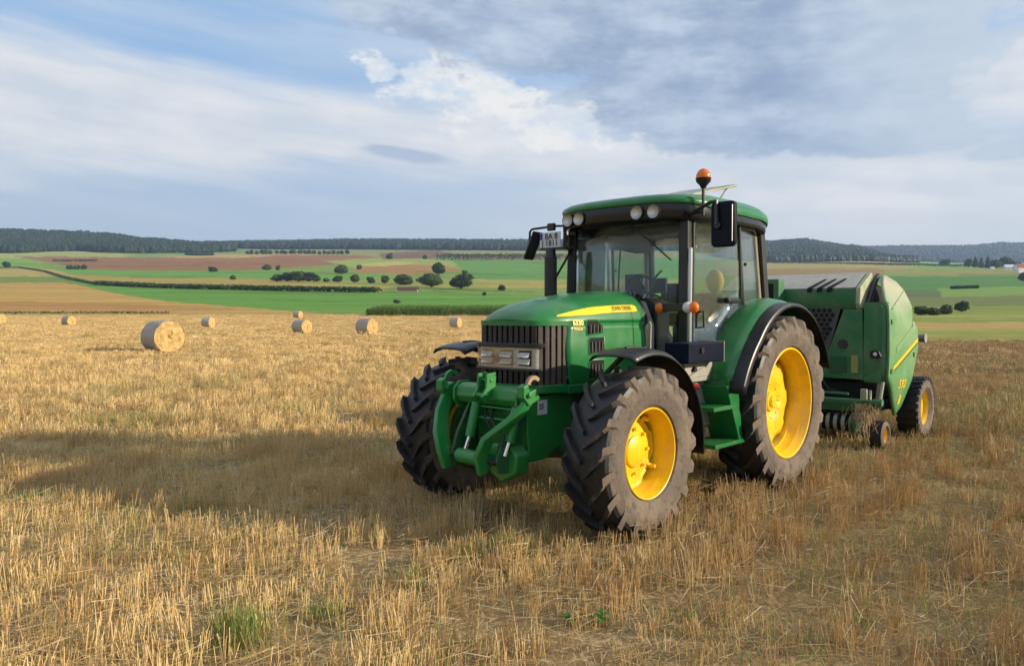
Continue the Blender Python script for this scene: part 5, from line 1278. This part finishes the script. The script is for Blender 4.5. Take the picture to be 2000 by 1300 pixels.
# roof
RP = [(1.50, .0), (1.49, .30), (1.44, .52), (1.33, .68), (1.15, .775), (.80, .815), (.40, .82), (.05, .80), (-.20, .76), (-.33, .68), (-.38, .5), (-.39, 0)]
def rplan(t):
    """t 0..1 round the roof, starting at the front centre going left"""
    P = RP + [(x, -y) for x, y in reversed(RP[1:-1])]
    L = [0]
    for p, q in zip(P, P[1:] + P[:1]): L.append(L[-1] + math.dist(p, q))
    P = P + [P[0]]; s = t * L[-1]; return float(np.interp(s, L, [p[0] for p in P])), float(np.interp(s, L, [p[1] for p in P]))
def roof_layer(prof, nm, m, parent=None, n=72):
    b = MB()
    def g(u, v):
        x, y = rplan(u); k = v * (len(prof) - 1); i = min(len(prof) - 2, int(k)); f = k - i
        sc_ = prof[i][0] + (prof[i + 1][0] - prof[i][0]) * f; z = prof[i][1] + (prof[i + 1][1] - prof[i][1]) * f
        cx = .52
        if z > 2.5:
            q = min(1, max(0, (x - .7) / .7)); q = q * q * (3 - 2 * q); wq = min(1, max(0, (z - 2.555) / .22)); z += q * (.055 * (1 - wq) - .03 * wq)
        z -= .16 * max(0, -.02 - x) ** 1.2 * (1 if z > 2.45 else 0)
        return (cx + (x - cx) * sc_, y * sc_, z)
    b.grid(g, n, (len(prof) - 1) * 2, wrapu=True); return b.build(nm, m, parent or TR, smooth=50)
roof = roof_layer([(.965, 2.555), (.995, 2.565), (1.0, 2.60), (.985, 2.645), (.95, 2.678), (.88, 2.71), (.70, 2.755), (.45, 2.785), (.2, 2.80), (.0, 2.803)], 'cab_roof', 'green')
roof_layer([(.0, 2.455), (.84, 2.455), (.93, 2.46), (.965, 2.475), (.976, 2.499), (.976, 2.53), (.974, 2.57)], 'roof_fascia', 'black_gloss', roof)
for yc, s in ((-.50, -1), (-.35, -1), (.30, 1), (.46, 1)):
    xl = 1.485 - .22 * max(0, abs(yc) - .3) ** 1.3 - .02
    w = MB(); w.lathe([(-.05, .045), (-.01, .062), (.020, .066), (.024, .060)], (xl, yc, 2.54), 24, 'x'); wl = w.build('work_light', 'black_plastic', roof)
    w = MB(); w.lathe([(.004, .0), (.010, .030), (.018, .056), (.021, .060)], (xl, yc, 2.54), 24, 'x'); w.build('reflector', 'metal', wl)
    w = MB(); w.lathe([(.030, .0), (.028, .03), (.023, .060)], (xl, yc, 2.54), 24, 'x'); w.build('lens', 'lens_glass', wl)
# roof hatch, propped open
hp = MB().hexa([(.55, -.32, 2.79), (.55, .32, 2.79), (-.34, .32, 2.99), (-.34, -.32, 2.99), (.55, -.32, 2.812), (.55, .32, 2.812), (-.34, .32, 3.014), (-.34, -.32, 3.014)]).build('roof_hatch', 'hatch_glass', roof, bevel=.006)
MB().tube([(.55, -.33, 2.80), (.55, .33, 2.80), (-.35, .33, 3.0), (-.35, -.33, 3.0)], .012, 6, closed=True).build('hatch_frame', 'green_baler_dusty_pale', hp)
MB().tube([(-.08, .25, 2.78), (-.26, .27, 2.97)], .010, 6).tube([(-.08, -.25, 2.78), (-.26, -.27, 2.97)], .010, 6).build('hatch_strut', 'metal_dark', hp)
# beacon
bc = MB().tube([(1.20, .80, 2.50), (1.20, .80, 2.74)], .014, 8).tube([(1.20, .70, 2.54), (1.20, .81, 2.53)], .018, 8).build('beacon_pole', 'black_plastic', TR)
MB().lathe([(0, .022), (.02, .03), (.055, .062), (.085, .068), (.09, .0)], (1.20, .80, 2.735), 20, 'z').build('beacon_base', 'black_plastic', bc)
MB().ball((1.20, .80, 2.832), (.063, .063, .072), 24, z0=-.2).build('beacon_dome', 'amber', bc)
# near side mirror
mr = MB().tube([(1.22, .66, 2.49), (1.32, .80, 2.53), (1.39, .97, 2.575), (1.40, 1.03, 2.58), (1.415, 1.04, 2.50), (1.425, 1.045, 2.38)], .017, 8).build('mirror_arm', 'black_plastic', TR)
m_ = MB()
def rrect(cy, cz, hw, hz, r, n=6):
    P = []
    for q, (sx, sz) in enumerate(((1, 1), (-1, 1), (-1, -1), (1, -1))):
        for i in range(n + 1):
            t = PI / 2 * (q + i / n); P.append((cy + sx * (hw - r) + r * math.cos(t), cz + sz * (hz - r) + r * math.sin(t)))
    return P
m_.prism(rrect(1.083, 2.387, .108, .188, .04), 'yz', 1.335, 1.395); mh = m_.build('mirror_housing', 'navy_box', mr, bevel=.018, seg=3)
MB().prism(rrect(1.083, 2.387, .095, .175, .035), 'yz', 1.328, 1.334).build('mirror_glass', 'chrome', mh)
MB().cyl((1.39, 1.05, 2.375), (1.425, 1.05, 2.375), .028, n=14).build('mirror_clamp', 'black_plastic', mh, bevel=.004)
MB().tube([(1.398, 1.172, 2.24), (1.398, 1.172, 2.54)], .004, 6).build('mirror_edge_trim', 'metal', mh)
# far side mirror frame with number plate
fm = MB().tube([(1.22, -.60, 2.49), (1.32, -.62, 2.51), (1.35, -.75, 2.515), (1.35, -1.05, 2.505), (1.35, -1.075, 2.48), (1.35, -1.08, 2.35), (1.35, -1.02, 2.335)], .012, 8).tube([(1.22, -.62, 2.30), (1.30, -.60, 2.33), (1.345, -.62, 2.42), (1.35, -.62, 2.51)], .018, 8).build('mirror_arm', 'black_plastic', TR)
m2 = MB(); m2.hexa([(1.36, -1.02, 2.19), (1.46, -1.06, 2.20), (1.46, -1.075, 2.20), (1.36, -1.035, 2.19), (1.27, -.955, 2.47), (1.39, -.99, 2.48), (1.39, -1.005, 2.48), (1.27, -.97, 2.47)])
m2.build('mirror_housing', 'black_plastic', fm, bevel=.006)
MB().box(1.335, 1.375, -.83, -.74, 2.47, 2.545).build('mirror_clamp', 'black_plastic', fm, bevel=.01)
np_ = MB().box(1.362, 1.37, -.925, -.66, 2.305, 2.455).build('number_plate', 'white_plate', fm, bevel=.002)
MB().box(1.3702, 1.3725, -.922, -.888, 2.385, 2.45).build('plate_strip', 'blue_strip', np_)
for txt, zc, yc in (('BA 8', 2.412, -.775), ('J 1811', 2.345, -.79)):
    V, F = text_mesh(txt, .082, .0015); MB().add([(1.373, yc + u, zc + v) for u, v, _ in V], F).build('plate_lettering', 'ink', np_, smooth=0, fixn=False)
MB().box(1.30, 1.362, -.93, -.60, 2.285, 2.303).box(1.24, 1.33, -.66, -.58, 2.28, 2.42).build('plate_bracket', 'black_plastic', fm, bevel=.006)
# exhaust
ex = MB().cyl((1.45, -.715, 1.30), (1.45, -.715, 2.20), .062, n=22).lathe([(0, .062), (.02, .052), (.08, .048), (.08, .04), (.0, .04)], (1.45, -.715, 2.20), 18, 'z').build('exhaust', 'black_plastic', TR)
MB().tube([(1.45, -.70, 1.32), (1.5, -.5, 1.28), (1.6, -.36, 1.25)], .05, 10).tube([(1.45, -.65, 2.0), (1.23, -.63, 2.28)], .012, 6).build('exhaust_bracket', 'black_plastic', ex)
# wiper, lamps on stalks, small work mirror
wp = MB().tube([(1.375, .10, 2.50), (1.372, .36, 2.30), (1.335, .565, 2.115)], [.012, .009, .006], 6).build('wiper', 'ink', TR)
MB().box(1.33, 1.36, .06, .14, 2.475, 2.515).build('wiper_motor', 'ink', wp, bevel=.006)
ls = MB().tube([(1.26, .66, 1.70), (1.34, .705, 1.70)], .016, 8).box(1.31, 1.36, .47, .70, 1.665, 1.735).build('lamp_bracket', 'black_plastic', TR, bevel=.006)
MB().ball((1.345, .735, 1.70), (.045, .045, .05), 16).build('marker_lens', 'lamp_white', ls)
MB().ball((1.33, .79, 1.70), (.045, .045, .05), 16).build('turn_signal', 'amber', ls)
MB().ball((1.36, .46, 1.695), (.035, .04, .05), 16).build('turn_signal', 'amber', ls)
sm_ = MB(); sm_.tube([(1.29, .80, 1.66), (1.30, .865, 1.665), (1.30, .87, 1.535), (1.30, .795, 1.525), (1.30, .80, 1.66)], .012, 8, closed=False); smo = sm_.build('grab_loop', 'black_plastic', TR)
MB().box(1.297, 1.303, .80, .868, 1.53, 1.665).build('loop_lens', 'lens_glass', smo)

# ================================================================ ROUND BALER behind the tractor
BLX = -4.05
BL = empty('round_baler', tuple(TR_O + HD * BLX), HRZ)
tag(BL, 'green round baler with dusty top hitched behind the tractor', 'baler')
def BX(b):
    b.V = [(x - BLX, y, z) for x, y, z in b.V]; return b
def bl(nm, m, parent, mb, **kw):
    return BX(mb).build(nm, m, parent, **kw)
core = bl('baling_chamber', 'void', BL, MB().prism([(-2.75, .75), (-2.75, 1.9), (-3.1, 2.05), (-3.6, 2.0), (-4.6, 1.75), (-5.0, 1.2), (-4.5, .55), (-3.4, .48)], 'xz', -.95, .80), bevel=.03)
# front hood: upright face, sloping dusty top
hb = MB().prism([(-2.60, 1.70), (-2.56, 1.78), (-2.58, 1.965), (-2.98, 2.165), (-3.10, 2.16), (-3.10, 1.70)], 'xz', -1.0, .80)
fh = bl('front_hood', 'green_baler', BL, hb, bevel=.012)
bl('hood_top', 'dust_top', fh, MB().hexa([(-2.582, -.99, 1.967), (-2.582, .79, 1.967), (-2.98, .79, 2.168), (-2.98, -.99, 2.168), (-2.579, -.99, 1.974), (-2.579, .79, 1.974), (-2.977, .79, 2.176), (-2.977, -.99, 2.176)]))
bl('hood_end', 'green_baler_dusty_pale', fh, MB().prism([(-2.60, 1.70), (-2.555, 1.78), (-2.575, 1.972), (-2.98, 2.175), (-3.02, 2.13), (-2.75, 1.70)], 'xz', .802, .86), bevel=.012)  # sunlit end: its brightness put into the pale, dusty green
for k in range(3):
    ya = .20 + k * .125
    bl('hood_slot', 'void', fh, MB().hexa([(-2.567, ya, 1.925), (-2.567, ya + .060, 1.925), (-2.571, ya + .070, 1.972), (-2.571, ya + .01, 1.972), (-2.557, ya, 1.925), (-2.557, ya + .060, 1.925), (-2.563, ya + .070, 1.978), (-2.563, ya + .01, 1.978)]).hexa([(-2.571, ya + .01, 1.972), (-2.571, ya + .070, 1.972), (-2.80, ya + .165, 2.087), (-2.80, ya + .135, 2.087), (-2.563, ya + .01, 1.979), (-2.563, ya + .070, 1.979), (-2.80, ya + .165, 2.096), (-2.80, ya + .135, 2.096)]))
nb = bl('net_box', 'green_baler', BL, MB().box(-2.58, -2.40, -.38, -.10, 1.80, 2.10), bevel=.012)
bl('net_box_opening', 'void', nb, MB().box(-2.405, -2.395, -.30, -.17, 1.84, 2.04))
# perforated guard
pg = bl('guard_panel', 'guard_grey', BL, MB().hexa([(-2.62, -.9, 1.0), (-2.62, .42, 1.0), (-2.60, .62, 1.72), (-2.60, -.9, 1.72), (-2.61, -.9, 1.0), (-2.61, .42, 1.0), (-2.59, .62, 1.72), (-2.59, -.9, 1.72)]))
hx = MB()
for i in range(14):
    for j in range(7):
        cy = -.40 + i * .068 + (.034 if j % 2 else 0); cz = 1.69 - j * .058
        if cy < .60 - (1.72 - cz) * .28 - .03: hx.prism([(cy + .028 * math.cos(PI / 6 + PI / 3 * k), cz + .028 * math.sin(PI / 6 + PI / 3 * k)) for k in range(6)], 'yz', -2.60, -2.585)
ho = bl('guard_hole', 'void', pg, hx); ho['kind'] = 'stuff'
# middle panel
mp = bl('front_panel', 'green_baler', BL, MB().hexa([(-2.63, .36, .84), (-2.63, .90, .84), (-2.60, .88, 1.70), (-2.60, .66, 1.70), (-2.58, .36, .84), (-2.58, .90, .84), (-2.56, .88, 1.70), (-2.56, .66, 1.70)]), bevel=.01)
bl('round_emblem', 'emblem_dull', mp, MB().cyl((-2.585, .655, 1.27), (-2.560, .655, 1.27), .062, n=24))
bl('panel_decal', 'green_dark', mp, MB().box(-2.58, -2.566, .50, .70, .92, 1.12))
bl('sticker', 'sticker_faded', mp, MB().box(-2.58, -2.562, .76, .84, .92, 1.14))
# front corner column with its lamp
def column(u, v):
    z = .80 + v * (1.79 - .80); t = u * PI / 2; y = .90 + .255 * math.sin(t); x = -2.60 - .06 + .10 * math.cos(t) - .04
    if v < .12: x -= (.12 - v) * .6
    return (x + .02, y, z)
cc = bl('corner_column', 'green_baler', BL, MB().grid(column, 12, 12).box(-2.75, -2.60, .90, 1.10, .82, 1.75), smooth=60)
lb = bl('position_lamp', 'ink', cc, MB().prism([(.985, 1.115), (1.09, 1.115), (1.115, 1.13), (1.085, 1.20), (1.03, 1.215), (.985, 1.19)], 'yz', -2.60, -2.545), bevel=.01)
bl('lamp_lens', 'lamp_white', lb, MB().ball((-2.550, 1.045, 1.16), (.015, .026, .026), 14))
# side shields: pressed steel with fold, stripe and number
SHP = [(-2.64, .84), (-2.64, 1.74), (-2.70, 1.84), (-2.86, 2.0), (-3.04, 2.125), (-3.12, 2.13), (-3.45, 2.06), (-3.62, 1.95), (-3.66, 1.55), (-3.80, 1.42), (-3.82, 1.20), (-3.74, 1.08), (-3.46, .46), (-3.27, .35)]
def shield_y(x, z, s):
    bulge = .022 * math.exp(-((z - 1.25) / .5) ** 2); top = max(0, z - 1.75) * .42; fold = -.035 if z > 1.62 + (x + 3.0) * .35 * 0 + .25 * (x + 3.2) else 0.0
    return s * (1.145 + bulge - top - max(0, .8 - z) * .22 + fold * .6)
for s in (1, -1):
    bm = bmesh.new(); vs = [bm.verts.new((x - BLX, 0, z)) for x, z in SHP]; bm.faces.new(vs); bmesh.ops.triangulate(bm, faces=bm.faces)
    for _ in range(4): bmesh.ops.subdivide_edges(bm, edges=[e for e in bm.edges if e.calc_length() > .09], cuts=1, use_grid_fill=True)
    for v in bm.verts: v.co.y = shield_y(v.co.x + BLX, v.co.z, s)
    b = MB(); b.V = [tuple(v.co) for v in bm.verts]; bm.verts.index_update(); b.F = [tuple(v.index for v in f.verts) for f in bm.faces]; b.M = [0] * len(bm.faces); bm.free()
    sh = b.build('side_shield', 'green_shield_sunlit', BL, smooth=70, solid=.03)
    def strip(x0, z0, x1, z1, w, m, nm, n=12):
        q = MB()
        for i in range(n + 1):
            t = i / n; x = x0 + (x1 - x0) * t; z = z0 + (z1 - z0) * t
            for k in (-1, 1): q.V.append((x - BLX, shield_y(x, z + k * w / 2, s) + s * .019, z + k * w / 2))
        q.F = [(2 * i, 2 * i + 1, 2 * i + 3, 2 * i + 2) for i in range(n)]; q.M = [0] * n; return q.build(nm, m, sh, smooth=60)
    strip(-2.72, 1.70, -3.62, 1.96, .010, 'green_dark', 'fold_line'); strip(-2.90, 1.20, -3.70, 1.52, .07, 'green_crease_lit', 'crease_highlight')  # flat strips: dark painted along the fold, paler for the crease catching light
    for xl_, zl_ in ((-2.72, .95), (-2.72, 1.55), (-3.62, 1.12)):
        q = MB().box(xl_ - .02, xl_ + .02, 0, .012, zl_ - .03, zl_ + .03); q.V = [(x, shield_y(x, z, s) + s * (.014 + y), z) for x, y, z in q.V]; bl('shield_latch', 'green_dark', sh, q, bevel=.004)
    strip(-2.80, .98, -3.79, 1.315, .052, 'decal_yellow', 'stripe_decal'); strip(-2.84, .955, -3.79, 1.27, .014, 'decal_green', 'stripe_underline')  # thin dark green print along the lower edge of the yellow stripe
    V, F = text_mesh('592', .15, .004); q = MB(); q.add([(-3.22 - s * 0 - BLX - s * u * 1.3, shield_y(-3.22 - s * u * 1.3, .76 + v, s) + s * .019, .76 + v) for u, v, _ in V], F); q.build('number_lettering', 'decal_yellow', sh, smooth=0, fixn=False)
    q = MB().box(-3.30, -3.22, .0, .004, .50, .62); q.V = [(x, shield_y(x, z, s) + s * (.018 + y), z) for x, y, z in q.V]; bl('warning_decal', 'decal_yellow', sh, q)
# tailgate: rounded rear drum with open top
tg = MB(); prof = [(-3.10, 2.12), (-3.5, 2.06), (-4.0, 1.98), (-4.6, 1.78), (-4.98, 1.40), (-5.02, 1.0), (-4.7, .60), (-4.2, .46)]
for (xa, za), (xb, zb) in zip(prof[:-1], prof[1:]): tg.hexa([(xa, -.95, za), (xa, 0.80, za), (xb, 0.80, zb), (xb, -.95, zb), (xa, -.95, za - .05), (xa, 0.80, za - .05), (xb, 0.80, zb - .05), (xb, -.95, zb - .05)])
bl('tailgate', 'green_baler', BL, tg, smooth=50)
bl('chamber_rim', 'black_plastic', BL, MB().tube([(-2.70, .905, 1.74), (-2.86, .90, 1.93), (-3.02, .895, 2.09), (-3.10, .89, 2.13)], .035, 8))
bl('rear_roller', 'steel_grey', BL, MB().cyl((-4.60, .70, 1.31), (-4.60, 1.05, 1.31), .055, n=16).cyl((-4.60, 1.05, 1.31), (-4.60, 1.07, 1.31), .068, n=16))
bl('ejector_bar', 'black_plastic', BL, MB().tube([(-3.80, 1.06, 1.32), (-3.88, 1.07, 1.05), (-3.86, 1.06, .70), (-4.05, 1.0, .42)], .04, 8))
# pick-up
pu = bl('pick_up', 'green_dark', BL, MB().box(-2.50, -2.30, -1.0, .90, .47, .585).prism([(-2.62, .20), (-2.30, .22), (-2.22, .34), (-2.30, .42), (-2.62, .45)], 'xz', .86, .90).prism([(-2.62, .20), (-2.30, .22), (-2.22, .34), (-2.30, .42), (-2.62, .45)], 'xz', -1.0, -.96), bevel=.008)
bl('pick_up_drum', 'void', pu, MB().cyl((-2.42, -.95, .32), (-2.42, .86, .32), .10, n=18))
for k in range(20):
    y = -.92 + k * .092; bl('stripper_band', 'steel_grey', pu, MB().lathe([(0, .125), (.045, .125)], (-2.42, y, .32), 14, 'y', a0=-1.2, a1=2.2))
bl('wind_guard', 'green_baler', pu, MB().tube([(-2.34, -1.0, .60), (-2.34, 1.16, .60)], .03, 10).tube([(-2.36, -1.0, .68), (-2.36, .80, .68)], .016, 8).cyl((-2.34, 1.10, .60), (-2.34, 1.20, .60), .045, n=14))
bl('guard_lever', 'green_baler_dusty_pale', pu, MB().tube([(-2.34, 1.17, .60), (-2.42, 1.18, .84)], .018, 8).box(-2.37, -2.30, .96, 1.02, .62, .75).box(-2.36, -2.32, 1.05, 1.07, .62, .74))
bl('hydraulic_hose', 'ink', BL, MB().tube([(-2.5, .42, 1.05), (-2.42, .45, .85), (-2.40, .55, .72), (-2.42, .72, .68)], .012, 6))
bl('under_frame', 'void', BL, MB().box(-4.3, -2.7, -.85, .85, .38, .50).box(-2.9, -2.65, -.8, .85, .45, .80))
bl('drawbar', 'green_dark', BL, MB().hexa([(-2.7, -.35, .50), (-2.7, .35, .50), (-1.1, .06, .46), (-1.1, -.06, .46), (-2.7, -.35, .62), (-2.7, .35, .62), (-1.1, .06, .56), (-1.1, -.06, .56)]).tube([(-.45, 0, .70), (-1.4, 0, .75), (-2.6, 0, .85)], .07, 10))
def small_wheel(c, Rr, Wd, rim, treads, nm):
    b = MB(); hw = Wd / 2; b.lathe([(-hw * .7, rim), (-hw, rim + .3 * (Rr - rim)), (-hw * .95, Rr - .02), (-hw * .8, Rr), (hw * .8, Rr), (hw * .95, Rr - .02), (hw, rim + .3 * (Rr - rim)), (hw * .7, rim)], (0, 0, 0), 48, 'y', mis=[1, 1, 1, 0, 1, 1, 1])
    if treads:
        for i in range(treads):
            t = 2 * PI * i / treads; q = .055 / Rr
            for s in (-1, 1):
                P = [(r * math.cos(t + a), y, r * math.sin(t + a)) for r in (Rr - .035, Rr + .016) for a, y in ((0, s * hw * .12), (q, s * hw * .12), (q + .07, s * hw * .99), (.07, s * hw * .99))]
                b.hexa(P, 0)
    w = MB(); w.lathe([(hw * .1, 0), (hw * .12, rim * .4), (hw * .3, rim * .75), (hw * .25, rim * .9), (hw * .62, rim * .96), (hw * .72, rim * 1.03), (hw * .66, rim * 1.05)], (0, 0, 0), 36, 'y'); w.cyl((0, hw * .1, 0), (0, hw * .45, 0), rim * .25, n=16)
    o = w.build(nm, 'yellow', BL, smooth=35); o.location = (c[0] - BLX, c[1], c[2]); b.build('tyre', ['rubber', 'rubber_dusty'], o, smooth=30); return o
small_wheel((-4.05, 1.10, .395), .40, .27, .225, 26, 'wheel'); o_ = small_wheel((-4.05, -1.10, .395), .40, .27, .225, 26, 'wheel'); o_.rotation_euler.z = PI
small_wheel((-2.66, 1.07, .172), .175, .17, .10, 0, 'gauge_wheel')
bl('gauge_wheel_arm', 'black_plastic', BL, MB().tube([(-2.66, .97, .17), (-2.60, .93, .35), (-2.50, .90, .50)], .025, 8))
bl('axle', 'void', BL, MB().cyl((-4.05, -1.0, .395), (-4.05, 1.0, .395), .06, n=12))
# straw caught on the pick-up
def straw_wad():
    r = np.random.default_rng(3); b = MB()
    for i in range(190):
        p = Vector((-2.33 + r.normal(0, .05), .98 + r.normal(0, .075), .60 - abs(r.normal(0, .16)))); d = Vector((r.normal(0, .25), r.normal(0, .35), -1)).normalized(); L = r.uniform(.06, .18)
        b.tube([p, p + d * L * .5 + Vector((.01, 0, 0)), p + d * L], .0035, 3)
    o = b.build('straw_wad', 'straw_litter', None, smooth=0, fixn=False); o.location = tuple(TR_O); o.rotation_euler = (0, 0, HRZ)
    tag(o, 'wad of straw hanging from the pick-up bar of the baler', 'straw', kind='stuff')
straw_wad()

# ================================================================ HAY BALES
def bale(px, row, dia, wid, rz, label, seed):
    x, d, z, _ = place(px, row); t = empty('round_bale', (x, d, z - .03), rz); tag(t, label, 'hay bale', 'round straw bales lying on the stubble')
    r = np.random.default_rng(seed); Rr = dia / 2; n = 40; ph = r.uniform(0, 6, 4)
    def rad(t_, y): return Rr * (1 + .012 * math.sin(3 * t_ + ph[0]) + .008 * math.sin(7 * t_ + ph[1] + y * 3) - (.03 if abs(y) > .46 else 0)) * (1 if math.sin(t_) > -.92 else .985)
    b = MB(); b.grid(lambda u, v: (lambda t_, y: (rad(t_, y) * math.cos(t_), y * wid, Rr + rad(t_, y) * math.sin(t_)))(2 * PI * u, v - .5), n, 12, wrapu=True)
    o = b.build('net_wrap', 'net_wrap', t, smooth=60)
    for s in (-1, 1):
        e = MB(); rr = [0, .14, .3, .45, .6, .74, .86, .95, .985]
        def g(u, v):
            k = int(round(v * (len(rr) - 1))); q = rr[k]; t_ = 2 * PI * u + q * 2.2; w = wid * .5 * (1 + .035 * (1 - q)) + .03 * math.sin(q * 26 + ph[2]) * (1 - q * .4) + r.normal(0, .018); R_ = rad(t_, .5) * q
            return (R_ * math.cos(t_), s * (w if q < .97 else wid * .493), Rr + R_ * math.sin(t_))
        e.grid(g, n, len(rr) - 1, wrapu=True); e.build('end_face', 'bale_end', t, smooth=60)
    # loose straws on the rim
    q = MB()
    for i in range(130 if dia * FPX / d > 30 else 40):
        t_ = r.uniform(0, 2 * PI); y = r.choice([-.5, .5]) * wid * r.uniform(.9, 1.03); k = r.uniform(.5, 1.0) if abs(y) > wid * .49 else 1.0
        p = Vector((Rr * k * math.cos(t_), y, Rr + Rr * k * math.sin(t_))); dd = Vector((r.normal(), r.normal() + math.copysign(.6, y), r.normal())).normalized() * r.uniform(.06, .16); q.tube([p, p + dd], .005, 3)
    lo = q.build('loose_straw', 'straw_litter', t, smooth=0, fixn=False); lo['kind'] = 'stuff'
AXD = math.radians(35)
BALES = [(318, 688, 1.42, 1.22, R(50), 'large round bale on the left, nearest to the camera', 1), (135, 636.2, 1.5, 1.35, R(63), 'small round bale far left, behind the nearest bale', 2),
         (407, 641.2, 1.42, 1.0, R(78), 'small round bale just right of the nearest bale', 3), (590, 651.5, 1.30, 1.25, R(58), 'round bale with a smaller one behind it', 4),
         (582, 622, 1.45, 1.2, R(70), 'tiny farthest bale, behind another bale', 5), (717, 654, 1.42, 1.30, R(56), 'round bale left of the tractor, second nearest', 6),
         (890, 640.5, 1.35, 1.1, R(66), 'small round bale close to the left of the tractor nose', 7), (-1, 632, 1.55, 1.3, R(64), 'bale cut by the left edge of the view', 8)]
for b_ in BALES: bale(*b_)

# ================================================================ WEEDS in the stubble
def grass_tuft(px, row, n, h, spread, label):
    x, d, z, _ = place(px, row); r = np.random.default_rng(int(px + row)); V = []; F = []
    for i in range(n):
        c = r.normal(0, spread, 2); hh = h * r.uniform(.5, 1.1); a = r.uniform(0, 6.28); dx, dy = math.cos(a), math.sin(a); bend = hh * r.uniform(.05, .45); w = r.uniform(.002, .0038); b = len(V)
        for t, ww in ((0, 1), (.4, 1), (.75, .8), (1, .1)):
            V += [(c[0] + dx * bend * t * t - dy * w * ww, c[1] + dy * bend * t * t + dx * w * ww, hh * t), (c[0] + dx * bend * t * t + dy * w * ww, c[1] + dy * bend * t * t - dx * w * ww, hh * t)]
        for j in range(3): F.append((b + 2 * j, b + 2 * j + 1, b + 2 * j + 3, b + 2 * j + 2))
    o = mesh_np('grass_tuft', V, F, 'leaf_weed'); o.location = (x, d, z); tag(o, label, 'grass', 'green grass tufts in the stubble')
grass_tuft(465, 1262, 190, .21, .085, 'tall pale green grass tuft near the bottom, left of centre')
grass_tuft(640, 1215, 60, .13, .06, 'small green grass tuft right of the tall one')
grass_tuft(1000, 1085, 140, .15, .09, 'green grass patch in front of the tractor')
grass_tuft(800, 1150, 90, .13, .06, 'thin green grass patch left below the tractor')
grass_tuft(905, 1095, 60, .15, .08, 'green grass patch below the far front wheel')
grass_tuft(1690, 1230, 40, .10, .06, 'low green tuft at the lower right')
grass_tuft(60, 985, 80, .14, .07, 'green tuft in the stubble at the left edge')
def broad_weed(px, row, n, size, label):
    x, d, z, _ = place(px, row); r = np.random.default_rng(int(px)); t = empty('leafy_weed', (x, d, z)); tag(t, label, 'weed', 'broad leaved weeds in the stubble')
    st_ = MB().tube([(0, 0, 0), (.005, 0, size * 1.5)], .003, 5); st_.build('stem', 'leaf_broad', t)
    for i in range(n):
        a = 2.4 * i + r.uniform(-.3, .3); L = size * r.uniform(.8, 1.2); b = MB(); zz = size * (.7 + .8 * i / n); dr = r.uniform(-.1, .5)
        b.grid(lambda u, v: (lambda w: (math.cos(a) * L * u - math.sin(a) * w, math.sin(a) * L * u + math.cos(a) * w, zz + L * (dr * u - .25 * u * u) + abs(w) * .35))((v - .5) * L * .75 * math.sin(PI * min(.98, u ** .8 * .95 + .03))), 6, 4)
        b.build('leaf', 'leaf_broad', t, smooth=60, fixn=False)
broad_weed(1175, 1232, 7, .060, 'bright green broad leaved weed in front of the near wheel')
broad_weed(1112, 1228, 5, .045, 'smaller broad leaved weed left of the bright one')
broad_weed(1355, 1225, 4, .035, 'tiny broad leaved weed right of the bright one')

# ================================================================ HAZE
hz_ = MB().box(-6300, 6300, -6300, 6300, -8, 420).build('haze', 'void', None, smooth=0)
tag(hz_, 'thin pale summer haze in the air over the fields', kind='stuff')
hm = bpy.data.materials.new('haze'); hm.use_nodes = True; hm.node_tree.nodes.clear()
pv = hm.node_tree.nodes.new('ShaderNodeVolumePrincipled'); ho_ = hm.node_tree.nodes.new('ShaderNodeOutputMaterial')
pv.inputs['Color'].default_value = (0.46, 0.66, 1.0, 1); pv.inputs['Density'].default_value = 0.00013; pv.inputs['Anisotropy'].default_value = 0.1
hm.node_tree.links.new(pv.outputs[0], ho_.inputs['Volume']); hz_.data.materials.clear(); hz_.data.materials.append(hm)
hz_.visible_shadow = True
